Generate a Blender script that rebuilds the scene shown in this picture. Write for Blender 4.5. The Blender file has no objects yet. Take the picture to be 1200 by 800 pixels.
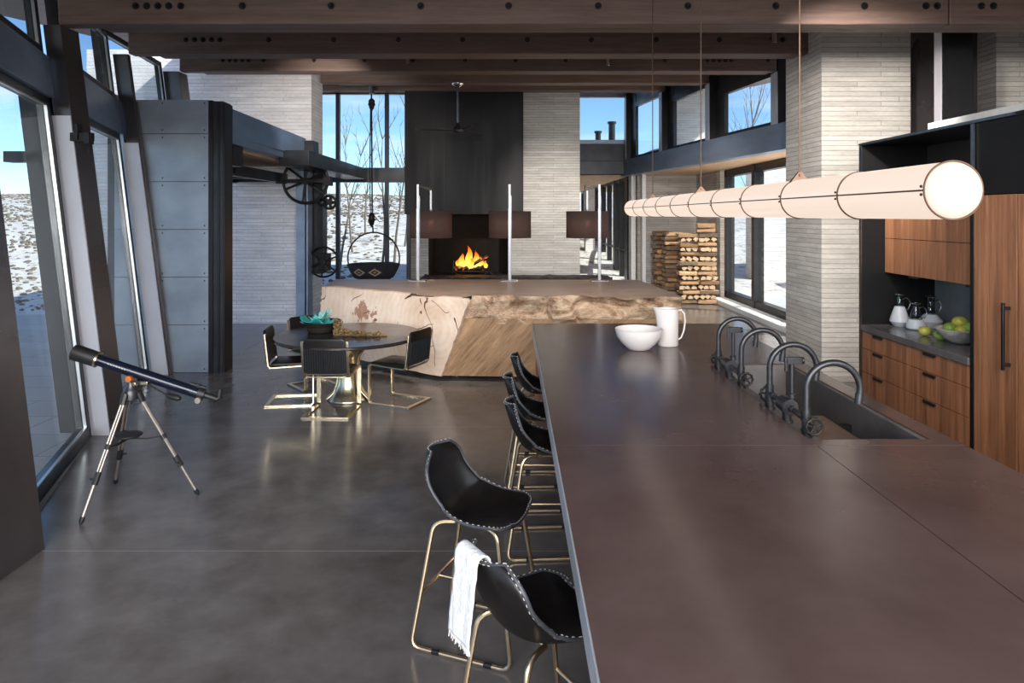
import bpy, bmesh, math, random
from mathutils import Vector, Matrix, noise
R = random.Random(7)
PI = math.pi
sc = bpy.context.scene
COL = sc.collection

# ------------------------------------------------------------------ camera, light, exposure
EYE = 2.1
F = 800.0
cam_d = bpy.data.cameras.new('camera')
cam = bpy.data.objects.new('camera', cam_d)
COL.objects.link(cam)
cam.location = (0, 0, EYE)
cam.rotation_euler = (PI/2, 0, 0)
cam_d.sensor_width = 36.0
cam_d.lens = 24.0
cam_d.shift_y = -148/1200
cam_d.clip_end = 2000
sc.camera = cam

sc.view_settings.view_transform = 'Standard'
sc.view_settings.look = 'None'
sc.view_settings.gamma = 1.0
sc.view_settings.use_curve_mapping = False
sc.view_settings.exposure = 0.55
sc.cycles.use_denoising = True
sc.cycles.max_bounces = 10
sc.cycles.diffuse_bounces = 5
sc.cycles.glossy_bounces = 5
sc.cycles.transparent_max_bounces = 16
sc.cycles.caustics_reflective = False
sc.cycles.caustics_refractive = False
sc.cycles.sample_clamp_indirect = 6.0

SUN_DIR = Vector((-0.72, 0.34, -0.60)).normalized()
sun_d = bpy.data.lights.new('sun', 'SUN')
sun_d.energy = 5.5
sun_d.angle = 0.009
sun_d.color = (1.0, 0.94, 0.85)
sun = bpy.data.objects.new('sun', sun_d)
sun.rotation_euler = SUN_DIR.to_track_quat('-Z', 'Y').to_euler()
sun.location = (20, -10, 20)
COL.objects.link(sun)

world = bpy.data.worlds.new('winter_sky')
sc.world = world
world.use_nodes = True
nt = world.node_tree
for n in list(nt.nodes):
    nt.nodes.remove(n)
wo = nt.nodes.new('ShaderNodeOutputWorld')
bg = nt.nodes.new('ShaderNodeBackground')
sky = nt.nodes.new('ShaderNodeTexSky')
sky.sky_type = 'NISHITA'
sky.sun_disc = False
sky.sun_elevation = math.radians(37)
sky.sun_rotation = math.radians(115)
sky.altitude = 2200
sky.air_density = 1.0
sky.dust_density = 0.3
sky.ozone_density = 2.0
gain = nt.nodes.new('ShaderNodeMixRGB'); gain.blend_type = 'MULTIPLY'; gain.inputs[0].default_value = 1.0
gain.inputs[2].default_value = (0.115, 0.138, 0.160, 1)
nt.links.new(sky.outputs[0], gain.inputs[1])
tc = nt.nodes.new('ShaderNodeTexCoord')
mp = nt.nodes.new('ShaderNodeMapping'); mp.inputs['Scale'].default_value = (1.6, 1.6, 9.0)
nt.links.new(tc.outputs['Generated'], mp.inputs[0])
cn = nt.nodes.new('ShaderNodeTexNoise'); cn.inputs['Scale'].default_value = 1.7; cn.inputs['Detail'].default_value = 7; cn.inputs['Roughness'].default_value = 0.55
nt.links.new(mp.outputs[0], cn.inputs['Vector'])
cr = nt.nodes.new('ShaderNodeValToRGB')
cr.color_ramp.elements[0].position = 0.50; cr.color_ramp.elements[0].color = (0, 0, 0, 1)
cr.color_ramp.elements[1].position = 0.74; cr.color_ramp.elements[1].color = (0.85, 0.85, 0.85, 1)
nt.links.new(cn.outputs[0], cr.inputs[0])
cm = nt.nodes.new('ShaderNodeMixRGB'); cm.inputs[2].default_value = (0.82, 0.87, 0.95, 1)
nt.links.new(cr.outputs[0], cm.inputs[0]); nt.links.new(gain.outputs[0], cm.inputs[1])
nt.links.new(cm.outputs[0], bg.inputs[0]); bg.inputs[1].default_value = 1.0
nt.links.new(bg.outputs[0], wo.inputs[0])

def area(name, loc, target, sx, sy, power, color):
    d = bpy.data.lights.new(name, 'AREA'); d.shape = 'RECTANGLE'; d.size = sx; d.size_y = sy; d.energy = power; d.color = color
    o = bpy.data.objects.new(name, d); COL.objects.link(o); o.location = loc
    o.rotation_euler = (Vector(target)-Vector(loc)).to_track_quat('-Z', 'Y').to_euler()
    return o
# added fill light behind the camera, brightening the whole room
area('added_back_fill', (0.5, -9.0, 5.0), (0.0, 8.0, 1.8), 13.0, 6.0, 2450, (1.0, 0.965, 0.93))
# added soft spots with no fixtures, brightening stone, log counter and kitchen
def spot(loc, target, power, deg, color=(1.0, 0.93, 0.86), rad=0.12):
    d = bpy.data.lights.new('added_spot_fill', 'SPOT'); d.energy = power; d.spot_size = math.radians(deg); d.spot_blend = 1.0; d.color = color; d.shadow_soft_size = rad
    o = bpy.data.objects.new('added_spot_fill', d); COL.objects.link(o); o.location = loc
    o.rotation_euler = (Vector(target)-Vector(loc)).to_track_quat('-Z', 'Y').to_euler()
spot((1.0, 11.95, 4.4), (1.0, 16.5, 1.9), 620, 50)
spot((-2.6, 9.7, 4.0), (-3.7, 13.6, 3.9), 260, 62)
spot((-0.9, 6.9, 3.75), (-1.5, 9.3, 0.6), 330, 55)
spot((1.2, 7.0, 3.8), (0.9, 9.6, 0.9), 260, 70)
spot((2.4, 5.4, 3.85), (4.5, 8.6, 2.3), 620, 70)
spot((1.9, 4.3, 3.7), (3.9, 6.1, 1.3), 110, 70)
spot((2.3, 9.7, 4.0), (4.4, 16.5, 1.2), 620, 46)
spot((4.75, 11.3, 0.2), (4.6, 14.2, 3.2), 260, 130)  # added uplight without a fixture, brightening the alcove soffit
area('added_side_fill', (6.5, 2.5, 5.2), (-4.0, 5.5, 3.0), 8.0, 2.0, 420, (0.72, 0.86, 1.0))  # added cool fill from the right for columns and fascias; no window there

# ------------------------------------------------------------------ helpers
def at(x, y, Y):
    """A world point on the viewing ray of pixel (x, y) at depth Y: used once, to survey the room."""
    return Vector(((x-600)*Y/F, Y, EYE-(y-252)*Y/F))

class MB:
    def __init__(s):
        s.bm = bmesh.new(); s.mi = 0
    def face(s, vs, smooth=False):
        try:
            f = s.bm.faces.new(vs); f.material_index = s.mi; f.smooth = smooth
            return f
        except ValueError:
            return None
    def hexa(s, p):
        v = [s.bm.verts.new(q) for q in p]
        for idx in ((3,2,1,0),(4,5,6,7),(0,1,5,4),(1,2,6,5),(2,3,7,6),(3,0,4,7)):
            s.face([v[i] for i in idx])
        return s
    def box(s, x0, x1, y0, y1, z0, z1):
        return s.hexa([(x0,y0,z0),(x1,y0,z0),(x1,y1,z0),(x0,y1,z0),(x0,y0,z1),(x1,y0,z1),(x1,y1,z1),(x0,y1,z1)])
    def lean(s, x0, x1, y0, y1, z0, z1, k):
        return s.hexa([(x-k*z, y, z) for z in (z0, z1) for x, y in ((x0,y0),(x1,y0),(x1,y1),(x0,y1))])
    def prism(s, poly, z0, z1):
        n = len(poly)
        a = [s.bm.verts.new((x, y, z0)) for x, y in poly]
        b = [s.bm.verts.new((x, y, z1)) for x, y in poly]
        s.face(a[::-1]); s.face(b)
        for i in range(n):
            s.face([a[i], a[(i+1)%n], b[(i+1)%n], b[i]])
        return s
    def tube(s, pts, r, n=10, closed=False, cap=True):
        pts = [Vector(p) for p in pts]
        m = len(pts)
        rr = r if isinstance(r, (list, tuple)) else [r]*m
        rings = []; up = None
        for i, p in enumerate(pts):
            if closed:
                t = pts[(i+1)%m]-pts[i-1]
            else:
                t = pts[min(i+1, m-1)]-pts[max(i-1, 0)]
            t.normalize()
            if up is None:
                up = Vector((0,0,1)) if abs(t.z) < 0.9 else Vector((1,0,0))
            a = up-t*up.dot(t)
            if a.length < 1e-6:
                a = t.orthogonal()
            a.normalize(); b = t.cross(a); up = a
            rings.append([s.bm.verts.new(p+(a*math.cos(2*PI*k/n)+b*math.sin(2*PI*k/n))*rr[i]) for k in range(n)])
        for i in range(m if closed else m-1):
            A, B = rings[i], rings[(i+1)%m]
            off = 0
            if closed and i == m-1:
                off = min(range(n), key=lambda q: (A[0].co-B[q].co).length)
            for k in range(n):
                s.face([A[k], A[(k+1)%n], B[(k+1+off)%n], B[(k+off)%n]], True)
        if cap and not closed:
            s.face(rings[0][::-1]); s.face(rings[-1])
        return s
    def cyl(s, a, b, r0, r1=None, n=16):
        return s.tube([a, b], [r0, r0 if r1 is None else r1], n)
    def lathe(s, prof, c=(0,0,0), n=32, axis='z'):
        c = Vector(c); rings = []
        for r, z in prof:
            if r < 1e-5:
                q = [Vector((0,0,z))]
            else:
                q = [Vector((r*math.cos(2*PI*k/n), r*math.sin(2*PI*k/n), z)) for k in range(n)]
            if axis == 'x': q = [Vector((v.z, v.x, v.y)) for v in q]
            if axis == 'y': q = [Vector((v.y, v.z, v.x)) for v in q]
            rings.append([s.bm.verts.new(c+v) for v in q])
        for A, B in zip(rings, rings[1:]):
            if len(A) == 1 and len(B) == 1: continue
            for k in range(n):
                if len(A) == 1: s.face([A[0], B[(k+1)%n], B[k]], True)
                elif len(B) == 1: s.face([A[k], A[(k+1)%n], B[0]], True)
                else: s.face([A[k], A[(k+1)%n], B[(k+1)%n], B[k]], True)
        return s
    def ball(s, c, r, n=14, m=9):
        rx, ry, rz = (r, r, r) if not isinstance(r, (tuple, list)) else r
        c = Vector(c); rings = []
        for j in range(m+1):
            t = PI*j/m
            q = [Vector((0,0,-math.cos(t)*rz))] if j in (0, m) else [Vector((math.sin(t)*rx*math.cos(2*PI*k/n), math.sin(t)*ry*math.sin(2*PI*k/n), -math.cos(t)*rz)) for k in range(n)]
            rings.append([s.bm.verts.new(c+v) for v in q])
        for A, B in zip(rings, rings[1:]):
            for k in range(n):
                if len(A) == 1: s.face([A[0], B[(k+1)%n], B[k]], True)
                elif len(B) == 1: s.face([A[k], A[(k+1)%n], B[0]], True)
                else: s.face([A[k], A[(k+1)%n], B[(k+1)%n], B[k]], True)
        return s
    def ribbon(s, pts, w, t, side=(0,1,0)):
        """flat bar swept along a planar path; w across `side`, t in the plane"""
        pts = [Vector(p) for p in pts]; side = Vector(side); rings = []
        for i, p in enumerate(pts):
            d0 = (p-pts[i-1]).normalized() if i else None
            d1 = (pts[i+1]-p).normalized() if i < len(pts)-1 else None
            d = ((d0 or d1)+(d1 or d0)).normalized()
            nn = side.cross(d).normalized()
            sc_ = 1.0
            if d0 and d1:
                sc_ = 1/max(0.5, math.cos(d0.angle(d1)/2))
            rings.append([s.bm.verts.new(p+side*(w/2*a)+nn*(t/2*b*sc_)) for a, b in ((-1,-1),(1,-1),(1,1),(-1,1))])
        for A, B in zip(rings, rings[1:]):
            for k in range(4):
                s.face([A[k], A[(k+1)%4], B[(k+1)%4], B[k]])
        s.face(rings[0][::-1]); s.face(rings[-1])
        return s
    def grid(s, fn, nu, nv, smooth=True):
        g = [[s.bm.verts.new(fn(i/nu, j/nv)) for j in range(nv+1)] for i in range(nu+1)]
        for i in range(nu):
            for j in range(nv):
                s.face([g[i][j], g[i+1][j], g[i+1][j+1], g[i][j+1]], smooth)
        return g
    def build(s, name, mat, parent=None, world=False, loc=None, bev=0, seg=2, auto=35, solid=0, sub=0, **props):
        bm = s.bm
        base = Vector((0,0,0))
        if parent is not None and world:
            q = parent
            while q is not None:
                base += q.location; q = q.parent
            bmesh.ops.translate(bm, verts=bm.verts, vec=-base)
        if loc is not None and parent is None:
            bmesh.ops.translate(bm, verts=bm.verts, vec=-Vector(loc))
        bmesh.ops.recalc_face_normals(bm, faces=bm.faces)
        me = bpy.data.meshes.new(name)
        bm.to_mesh(me); bm.free()
        for m in (mat if isinstance(mat, (list, tuple)) else [mat]):
            me.materials.append(m)
        try:
            me.set_sharp_from_angle(angle=math.radians(auto))
        except Exception:
            pass
        o = bpy.data.objects.new(name, me)
        COL.objects.link(o)
        if parent is not None: o.parent = parent
        if loc is not None: o.location = loc
        if solid:
            m = o.modifiers.new('thick', 'SOLIDIFY'); m.thickness = solid; m.offset = 0
        if sub:
            m = o.modifiers.new('sub', 'SUBSURF'); m.levels = sub; m.render_levels = sub
        if bev:
            m = o.modifiers.new('bevel', 'BEVEL'); m.width = bev; m.segments = seg; m.limit_method = 'ANGLE'; m.angle_limit = math.radians(40)
        for k, v in props.items(): o[k] = v
        return o

def thing(name, label, cat, loc=(0,0,0), rz=0, group=None, kind=None):
    o = bpy.data.objects.new(name, None); COL.objects.link(o)
    o.empty_display_size = 0.1
    o.location = loc; o.rotation_euler = (0, 0, rz)
    return tag(o, label, cat, group, kind)
def tag(o, label, cat, group=None, kind=None):
    o['label'] = label; o['category'] = cat
    if group: o['group'] = group
    if kind: o['kind'] = kind
    return o
def struct(o, label, cat='wall'):
    return tag(o, label, cat, None, 'structure')
def dup(root, loc, rz=None, label=None):
    r = root.copy(); COL.objects.link(r); r.location = loc
    if rz is not None: r.rotation_euler = (0, 0, rz)
    if label: r['label'] = label
    for ch in list(root.children):
        c = ch.copy(); COL.objects.link(c); c.parent = r
        for g in list(ch.children):
            d = g.copy(); COL.objects.link(d); d.parent = c
    return r

# wall-aligned box: base line A->B in plan, s metres along it, t metres along its normal, X sheared by k per metre of height
def wbox(mb, A, B, s0, s1, z0, z1, t0, t1, k=0.0):
    A = Vector((A[0], A[1])); B = Vector((B[0], B[1])); d = (B-A).normalized(); n = Vector((d.y, -d.x))
    pts = []
    for z in (z0, z1):
        for s_, t_ in ((s0,t0),(s1,t0),(s1,t1),(s0,t1)):
            q = A+d*s_+n*t_
            pts.append((q.x-k*z, q.y, z))
    mb.hexa(pts)
def wlen(A, B): return (Vector(B)-Vector(A)).length

# ------------------------------------------------------------------ materials
def nodes(name):
    m = bpy.data.materials.new(name); m.use_nodes = True
    t = m.node_tree
    b = t.nodes['Principled BSDF']
    return m, t, b
def lk(t, a, b): t.links.new(a, b)
def coords(t, scale=(1,1,1), rot=(0,0,0)):
    c = t.nodes.new('ShaderNodeTexCoord'); mp = t.nodes.new('ShaderNodeMapping')
    mp.inputs['Scale'].default_value = scale; mp.inputs['Rotation'].default_value = rot
    lk(t, c.outputs['Object'], mp.inputs[0]); return mp.outputs[0]
def rampn(t, src, stops):
    r = t.nodes.new('ShaderNodeValToRGB'); e = r.color_ramp.elements
    while len(e) < len(stops): e.new(0.5)
    for q, (p, c) in zip(e, stops):
        q.position = p; q.color = (*c, 1) if len(c) == 3 else c
    lk(t, src, r.inputs[0]); return r.outputs[0]
def noisen(t, vec, scale, detail=5, rough=0.55, dist=0):
    n = t.nodes.new('ShaderNodeTexNoise'); n.inputs['Scale'].default_value = scale; n.inputs['Detail'].default_value = detail
    n.inputs['Roughness'].default_value = rough; n.inputs['Distortion'].default_value = dist
    lk(t, vec, n.inputs['Vector']); return n.outputs[0]
def mathn(t, op, a, b=None):
    n = t.nodes.new('ShaderNodeMath'); n.operation = op
    for i, v in enumerate((a, b)):
        if v is None: continue
        if hasattr(v, 'is_linked'): lk(t, v, n.inputs[i])
        else: n.inputs[i].default_value = v
    return n.outputs[0]
def bumpn(t, b, h, strength=0.3, dist=0.01):
    n = t.nodes.new('ShaderNodeBump'); n.inputs['Strength'].default_value = strength; n.inputs['Distance'].default_value = dist
    lk(t, h, n.inputs['Height']); lk(t, n.outputs[0], b.inputs['Normal'])
def mixc(t, fac, a, b, mode='MIX'):
    n = t.nodes.new('ShaderNodeMixRGB'); n.blend_type = mode
    for i, v in enumerate((fac, a, b)):
        if hasattr(v, 'is_linked'): lk(t, v, n.inputs[i])
        elif i == 0: n.inputs[0].default_value = v
        else: n.inputs[i].default_value = (*v, 1)
    return n.outputs[0]

def pm(name, c1, c2=None, scale=6, rough=0.5, metal=0.0, bump=0.0, stretch=(1,1,1), rr=None, detail=5, spec=None, emit=None, coat=0):
    m, t, b = nodes(name)
    v = coords(t, stretch)
    n = noisen(t, v, scale, detail)
    c2 = c2 or tuple(x*0.85 for x in c1)
    lk(t, rampn(t, n, [(0.3, c2), (0.7, c1)]), b.inputs['Base Color'])
    b.inputs['Metallic'].default_value = metal
    if rr: lk(t, rampn(t, noisen(t, v, scale*0.6, 4), [(0.3, (rr[0],)*3), (0.7, (rr[1],)*3)]), b.inputs['Roughness'])
    else: b.inputs['Roughness'].default_value = rough
    if bump: bumpn(t, b, n, bump)
    if spec is not None: b.inputs['Specular IOR Level'].default_value = spec
    if coat: b.inputs['Coat Weight'].default_value = coat; b.inputs['Coat Roughness'].default_value = 0.15
    if emit: b.inputs['Emission Color'].default_value = (*emit[0], 1); b.inputs['Emission Strength'].default_value = emit[1]
    return m

def wood(name, dark, light, stretch, rough=0.45, fine=1.0, band=None):
    m, t, b = nodes(name)
    v = coords(t, stretch)
    n = noisen(t, v, 3.0*fine, 7, 0.62, 0.3)
    n2 = noisen(t, v, 14.0*fine, 4, 0.6)
    mix = mathn(t, 'ADD', mathn(t, 'MULTIPLY', n, 0.7), mathn(t, 'MULTIPLY', n2, 0.3))
    c = rampn(t, mix, [(0.33, dark), (0.5, tuple((a+q)/2 for a, q in zip(dark, light))), (0.68, light)])
    if band:
        vb = coords(t, band[0]); nb = noisen(t, vb, band[1], 1)
        c = mixc(t, 0.55, c, rampn(t, nb, [(0.35, (0.62,0.58,0.55)), (0.65, (1.25,1.22,1.2))]), 'MULTIPLY')
    lk(t, c, b.inputs['Base Color']); b.inputs['Roughness'].default_value = rough
    bumpn(t, b, mix, 0.12, 0.004)
    return m

def stone(name, c1, c2, mortar, row=0.065, length=1.15, rough=0.85):
    m, t, b = nodes(name)
    c = t.nodes.new('ShaderNodeTexCoord'); s = t.nodes.new('ShaderNodeSeparateXYZ'); lk(t, c.outputs['Object'], s.inputs[0])
    cb = t.nodes.new('ShaderNodeCombineXYZ')
    lk(t, mathn(t, 'ADD', s.outputs[0], s.outputs[1]), cb.inputs[0]); lk(t, s.outputs[2], cb.inputs[1])
    br = t.nodes.new('ShaderNodeTexBrick'); lk(t, cb.outputs[0], br.inputs['Vector'])
    br.offset = 0.43; br.offset_frequency = 2; br.squash = 0.7; br.squash_frequency = 3
    br.inputs['Scale'].default_value = 1.0; br.inputs['Brick Width'].default_value = length; br.inputs['Row Height'].default_value = row
    br.inputs['Mortar Size'].default_value = 0.0045; br.inputs['Mortar Smooth'].default_value = 0.2; br.inputs['Bias'].default_value = -0.1
    br.inputs['Color1'].default_value = (*c1, 1); br.inputs['Color2'].default_value = (*c2, 1); br.inputs['Mortar'].default_value = (*mortar, 1)
    v = coords(t, (1,1,6)); n = noisen(t, v, 2.2, 5)
    n2 = noisen(t, coords(t, (3,3,16)), 5, 6)
    col = mixc(t, 0.75, br.outputs['Color'], rampn(t, n, [(0.3, (0.8,0.79,0.78)), (0.7, (1.15,1.14,1.12))]), 'MULTIPLY')
    col = mixc(t, 0.55, col, rampn(t, n2, [(0.3, (0.78,0.78,0.78)), (0.7, (1.18,1.17,1.15))]), 'MULTIPLY')
    lk(t, col, b.inputs['Base Color']); b.inputs['Roughness'].default_value = rough
    h = mathn(t, 'SUBTRACT', mathn(t, 'MULTIPLY', n2, 0.4), br.outputs['Fac'])
    bumpn(t, b, h, 0.5, 0.010)
    return m

def glass(name, tint=(0.93,0.96,0.95), ior=1.45, gain=1.0):
    m = bpy.data.materials.new(name); m.use_nodes = True; t = m.node_tree
    t.nodes.remove(t.nodes['Principled BSDF']); o = t.nodes['Material Output']
    tr = t.nodes.new('ShaderNodeBsdfTransparent'); tr.inputs[0].default_value = (*tint, 1)
    gl = t.nodes.new('ShaderNodeBsdfGlossy'); gl.inputs['Roughness'].default_value = 0.02
    fr = t.nodes.new('ShaderNodeLayerWeight'); fr.inputs[0].default_value = 0.5
    mx = t.nodes.new('ShaderNodeMixShader'); f0 = ((ior-1)/(ior+1))**2
    fac = mathn(t, 'ADD', mathn(t, 'MULTIPLY', mathn(t, 'POWER', fr.outputs['Facing'], 5.0), 0.28), f0)
    lk(t, mathn(t, 'MULTIPLY', fac, gain), mx.inputs[0]); lk(t, tr.outputs[0], mx.inputs[1]); lk(t, gl.outputs[0], mx.inputs[2]); lk(t, mx.outputs[0], o.inputs[0])
    return m

M = {}
M['steel'] = pm('blackened_steel', (0.060,0.062,0.070), (0.035,0.035,0.040), 3, 0.34, 0.55, rr=(0.26,0.42))
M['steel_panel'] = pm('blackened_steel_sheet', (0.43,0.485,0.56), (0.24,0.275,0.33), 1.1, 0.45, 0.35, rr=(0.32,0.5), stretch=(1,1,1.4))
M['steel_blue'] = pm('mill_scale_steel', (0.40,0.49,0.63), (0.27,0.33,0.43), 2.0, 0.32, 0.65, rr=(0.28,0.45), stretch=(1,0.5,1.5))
M['steel_sky'] = pm('steel_painted_sky_blue', (0.24,0.335,0.48), (0.15,0.21,0.31), 2.0, 0.34, 0.2, rr=(0.28,0.45), stretch=(1,0.5,1.5))  # blue sky reflection put into the base colour of the left fascias
M['column'] = pm('painted_column_steel', (0.155,0.14,0.142), (0.11,0.098,0.10), 1.5, 0.35, 0.7, rr=(0.24,0.38))
M['column_lit'] = pm('column_painted_lit_face', (0.62,0.605,0.66), (0.55,0.54,0.59), 2, 0.45, 0.1)  # pale base colour stands in for window light on one post face
M['dark'] = pm('near_black_metal', (0.020,0.020,0.022), (0.012,0.012,0.013), 8, 0.4, 0.3)
M['hood'] = pm('hood_plate', (0.017,0.016,0.017), (0.011,0.0105,0.011), 1.2, 0.5, 0.35, stretch=(3,3,0.5), rr=(0.42,0.6))
M['firebox'] = pm('sooty_firebrick', (0.012,0.011,0.010), (0.006,0.006,0.006), 6, 0.9)
M['bright_edge'] = pm('bare_steel_edge', (0.62,0.64,0.67), (0.52,0.54,0.57), 9, 0.3, 0.8)
M['beam'] = wood('stained_fir', (0.092,0.056,0.044), (0.195,0.130,0.106), (0.35,6,6), 0.55)
M['soffit'] = wood('cedar_soffit', (0.56,0.34,0.18), (0.82,0.58,0.36), (5,0.35,5), 0.55)
M['walnut'] = wood('walnut_veneer', (0.19,0.075,0.034), (0.50,0.235,0.118), (7,7,0.35), 0.38, band=((4,6.5,0.01), 1.0))
M['walnut_red'] = wood('walnut_end_panel', (0.12,0.04,0.02), (0.26,0.10,0.05), (7,7,0.35), 0.45)
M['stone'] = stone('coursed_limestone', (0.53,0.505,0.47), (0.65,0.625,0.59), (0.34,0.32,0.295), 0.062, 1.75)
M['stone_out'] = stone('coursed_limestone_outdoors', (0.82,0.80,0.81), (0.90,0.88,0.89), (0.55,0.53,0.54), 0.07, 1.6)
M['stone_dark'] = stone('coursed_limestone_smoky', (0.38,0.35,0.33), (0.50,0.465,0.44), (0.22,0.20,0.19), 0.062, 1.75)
M['cap_stone'] = pm('pale_coping_stone', (0.86,0.86,0.85), (0.76,0.76,0.75), 12, 0.8, bump=0.2)
M['glass'] = glass('clear_glass')
M['glass_dim'] = glass('grey_tinted_glass', (0.86,0.90,0.90), 1.5, 1.2)
M['black_panel'] = pm('black_laminate', (0.007,0.007,0.0075), (0.005,0.005,0.0055), 4, 0.5, spec=0.3)
M['slate'] = pm('honed_slate', (0.14,0.135,0.135), (0.095,0.092,0.092), 5, 0.22, rr=(0.16,0.3))
M['slate_wall'] = pm('grey_splashback', (0.30,0.31,0.31), (0.20,0.205,0.205), 3, 0.45)
M['iron'] = pm('blackened_bronze', (0.085,0.085,0.090), (0.05,0.05,0.054), 20, 0.38, 0.75)
M['iron_dark'] = pm('cast_iron', (0.022,0.021,0.021), (0.014,0.013,0.013), 20, 0.5, 0.5)
M['gold'] = pm('brushed_brass', (0.90,0.79,0.58), (0.82,0.70,0.49), 30, 0.26, 1.0)
M['gold_soft'] = pm('satin_brass_tube', (0.74,0.58,0.38), (0.64,0.49,0.31), 30, 0.34, 1.0)
M['nickel'] = pm('polished_nickel', (0.78,0.75,0.72), (0.68,0.65,0.62), 20, 0.15, 1.0)
M['bronze'] = pm('bronze_fittings', (0.16,0.095,0.065), (0.11,0.065,0.045), 20, 0.4, 0.8)
M['steel_rod'] = pm('brushed_steel_pole', (0.24,0.24,0.25), (0.18,0.18,0.19), 20, 0.3, 1.0)
M['leather'] = pm('black_leather', (0.009,0.0075,0.007), (0.006,0.005,0.005), 30, 0.33, 0, 0.06, rr=(0.30,0.42), spec=0.38)
M['leather_out'] = pm('black_leather_outside', (0.020,0.022,0.026), (0.013,0.014,0.017), 22, 0.4, 0, 0.1)
M['thread'] = pm('waxed_thread', (0.55,0.52,0.46), None, 30, 0.7)
M['piping'] = pm('piping_lit_grey', (0.055,0.058,0.066), (0.035,0.037,0.042), 40, 0.45)  # grey stands in for window light along the shell edge
M['linen'] = pm('white_linen', (0.82,0.82,0.80), (0.66,0.66,0.64), 60, 0.95, bump=0.5)
M['ceramic'] = pm('matt_white_ceramic', (0.84,0.79,0.76), (0.80,0.75,0.72), 5, 0.42)
M['table'] = pm('dark_bronze_tabletop', (0.060,0.050,0.046), (0.042,0.036,0.034), 4, 0.22, 0.4, rr=(0.15,0.26))
M['worktop'] = None
M['snow'] = None

# polished concrete floor with saw-cut joints
m, t, b = nodes('polished_concrete')
v = coords(t)
n1 = noisen(t, v, 0.55, 7, 0.62); n2 = noisen(t, v, 3.5, 6, 0.6)
mix = mathn(t, 'ADD', mathn(t, 'MULTIPLY', n1, 0.65), mathn(t, 'MULTIPLY', n2, 0.35))
col = rampn(t, mix, [(0.36, (0.094,0.083,0.076)), (0.5, (0.150,0.135,0.127)), (0.66, (0.225,0.207,0.197))])
c = t.nodes.new('ShaderNodeTexCoord'); s = t.nodes.new('ShaderNodeSeparateXYZ'); lk(t, c.outputs['Object'], s.inputs[0])
fr = mathn(t, 'FRACT', mathn(t, 'DIVIDE', mathn(t, 'SUBTRACT', s.outputs[1], 4.27-1.25-12.5), 2.5))
jy = mathn(t, 'LESS_THAN', mathn(t, 'ABSOLUTE', mathn(t, 'SUBTRACT', fr, 0.5)), 0.0016)
col = mixc(t, jy, col, (0.30,0.285,0.275))
lk(t, col, b.inputs['Base Color'])
lk(t, rampn(t, n2, [(0.3, (0.14,)*3), (0.72, (0.26,)*3)]), b.inputs['Roughness'])
b.inputs['Specular IOR Level'].default_value = 0.6
bumpn(t, b, n2, 0.02, 0.01)
M['floor'] = m
# dark waxed worktop
m, t, b = nodes('waxed_dark_concrete')
v = coords(t)
n1 = noisen(t, v, 1.3, 8, 0.6, 0.2); n2 = noisen(t, v, 60, 3)
col = rampn(t, n1, [(0.32, (0.080,0.049,0.042)), (0.66, (0.124,0.081,0.072))])
vo = t.nodes.new('ShaderNodeTexVoronoi'); vo.inputs['Scale'].default_value = 5.0; lk(t, v, vo.inputs['Vector'])
col = mixc(t, mathn(t, 'LESS_THAN', vo.outputs['Distance'], 0.018), col, (0.22,0.18,0.165))
lk(t, col, b.inputs['Base Color'])
lk(t, rampn(t, n1, [(0.3, (0.19,)*3), (0.7, (0.27,)*3)]), b.inputs['Roughness'])
b.inputs['Specular IOR Level'].default_value = 0.42
M['worktop'] = m
M['worktop_edge'] = pm('worktop_cut_edge', (0.58,0.60,0.63), (0.48,0.50,0.53), 14, 0.38, 0.3)
# snow with sage
m, t, b = nodes('snowy_sage_ground')
v = coords(t)
n1 = noisen(t, v, 3.0, 5, 0.7); n2 = noisen(t, v, 0.10, 4)
f = mathn(t, 'ADD', mathn(t, 'MULTIPLY', n1, 0.8), mathn(t, 'MULTIPLY', n2, 0.35))
lk(t, rampn(t, f, [(0.50, (0.64,0.64,0.65)), (0.60, (0.58,0.57,0.56)), (0.68, (0.24,0.215,0.18))]), b.inputs['Base Color'])
b.inputs['Roughness'].default_value = 0.9
M['snow'] = m
M['snow_clean'] = pm('clean_snow', (0.60,0.61,0.64), (0.54,0.56,0.60), 2, 0.85, bump=0.3)
M['sage'] = pm('dry_sagebrush', (0.22,0.19,0.14), (0.12,0.10,0.075), 3, 0.95)
M['bark_tree'] = pm('bare_aspen_bark', (0.22,0.19,0.16), (0.12,0.10,0.085), 6, 0.9)
# outdoor paving
m, t, b = nodes('terrace_paving')
v = coords(t); br = t.nodes.new('ShaderNodeTexBrick'); lk(t, v, br.inputs['Vector'])
br.inputs['Scale'].default_value = 1; br.inputs['Brick Width'].default_value = 1.2; br.inputs['Row Height'].default_value = 0.6; br.inputs['Mortar Size'].default_value = 0.006
br.inputs['Color1'].default_value = (0.44,0.43,0.44,1); br.inputs['Color2'].default_value = (0.50,0.49,0.50,1); br.inputs['Mortar'].default_value = (0.22,0.22,0.22,1)
lk(t, br.outputs[0], b.inputs['Base Color']); b.inputs['Roughness'].default_value = 0.7
M['paving'] = m

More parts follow.
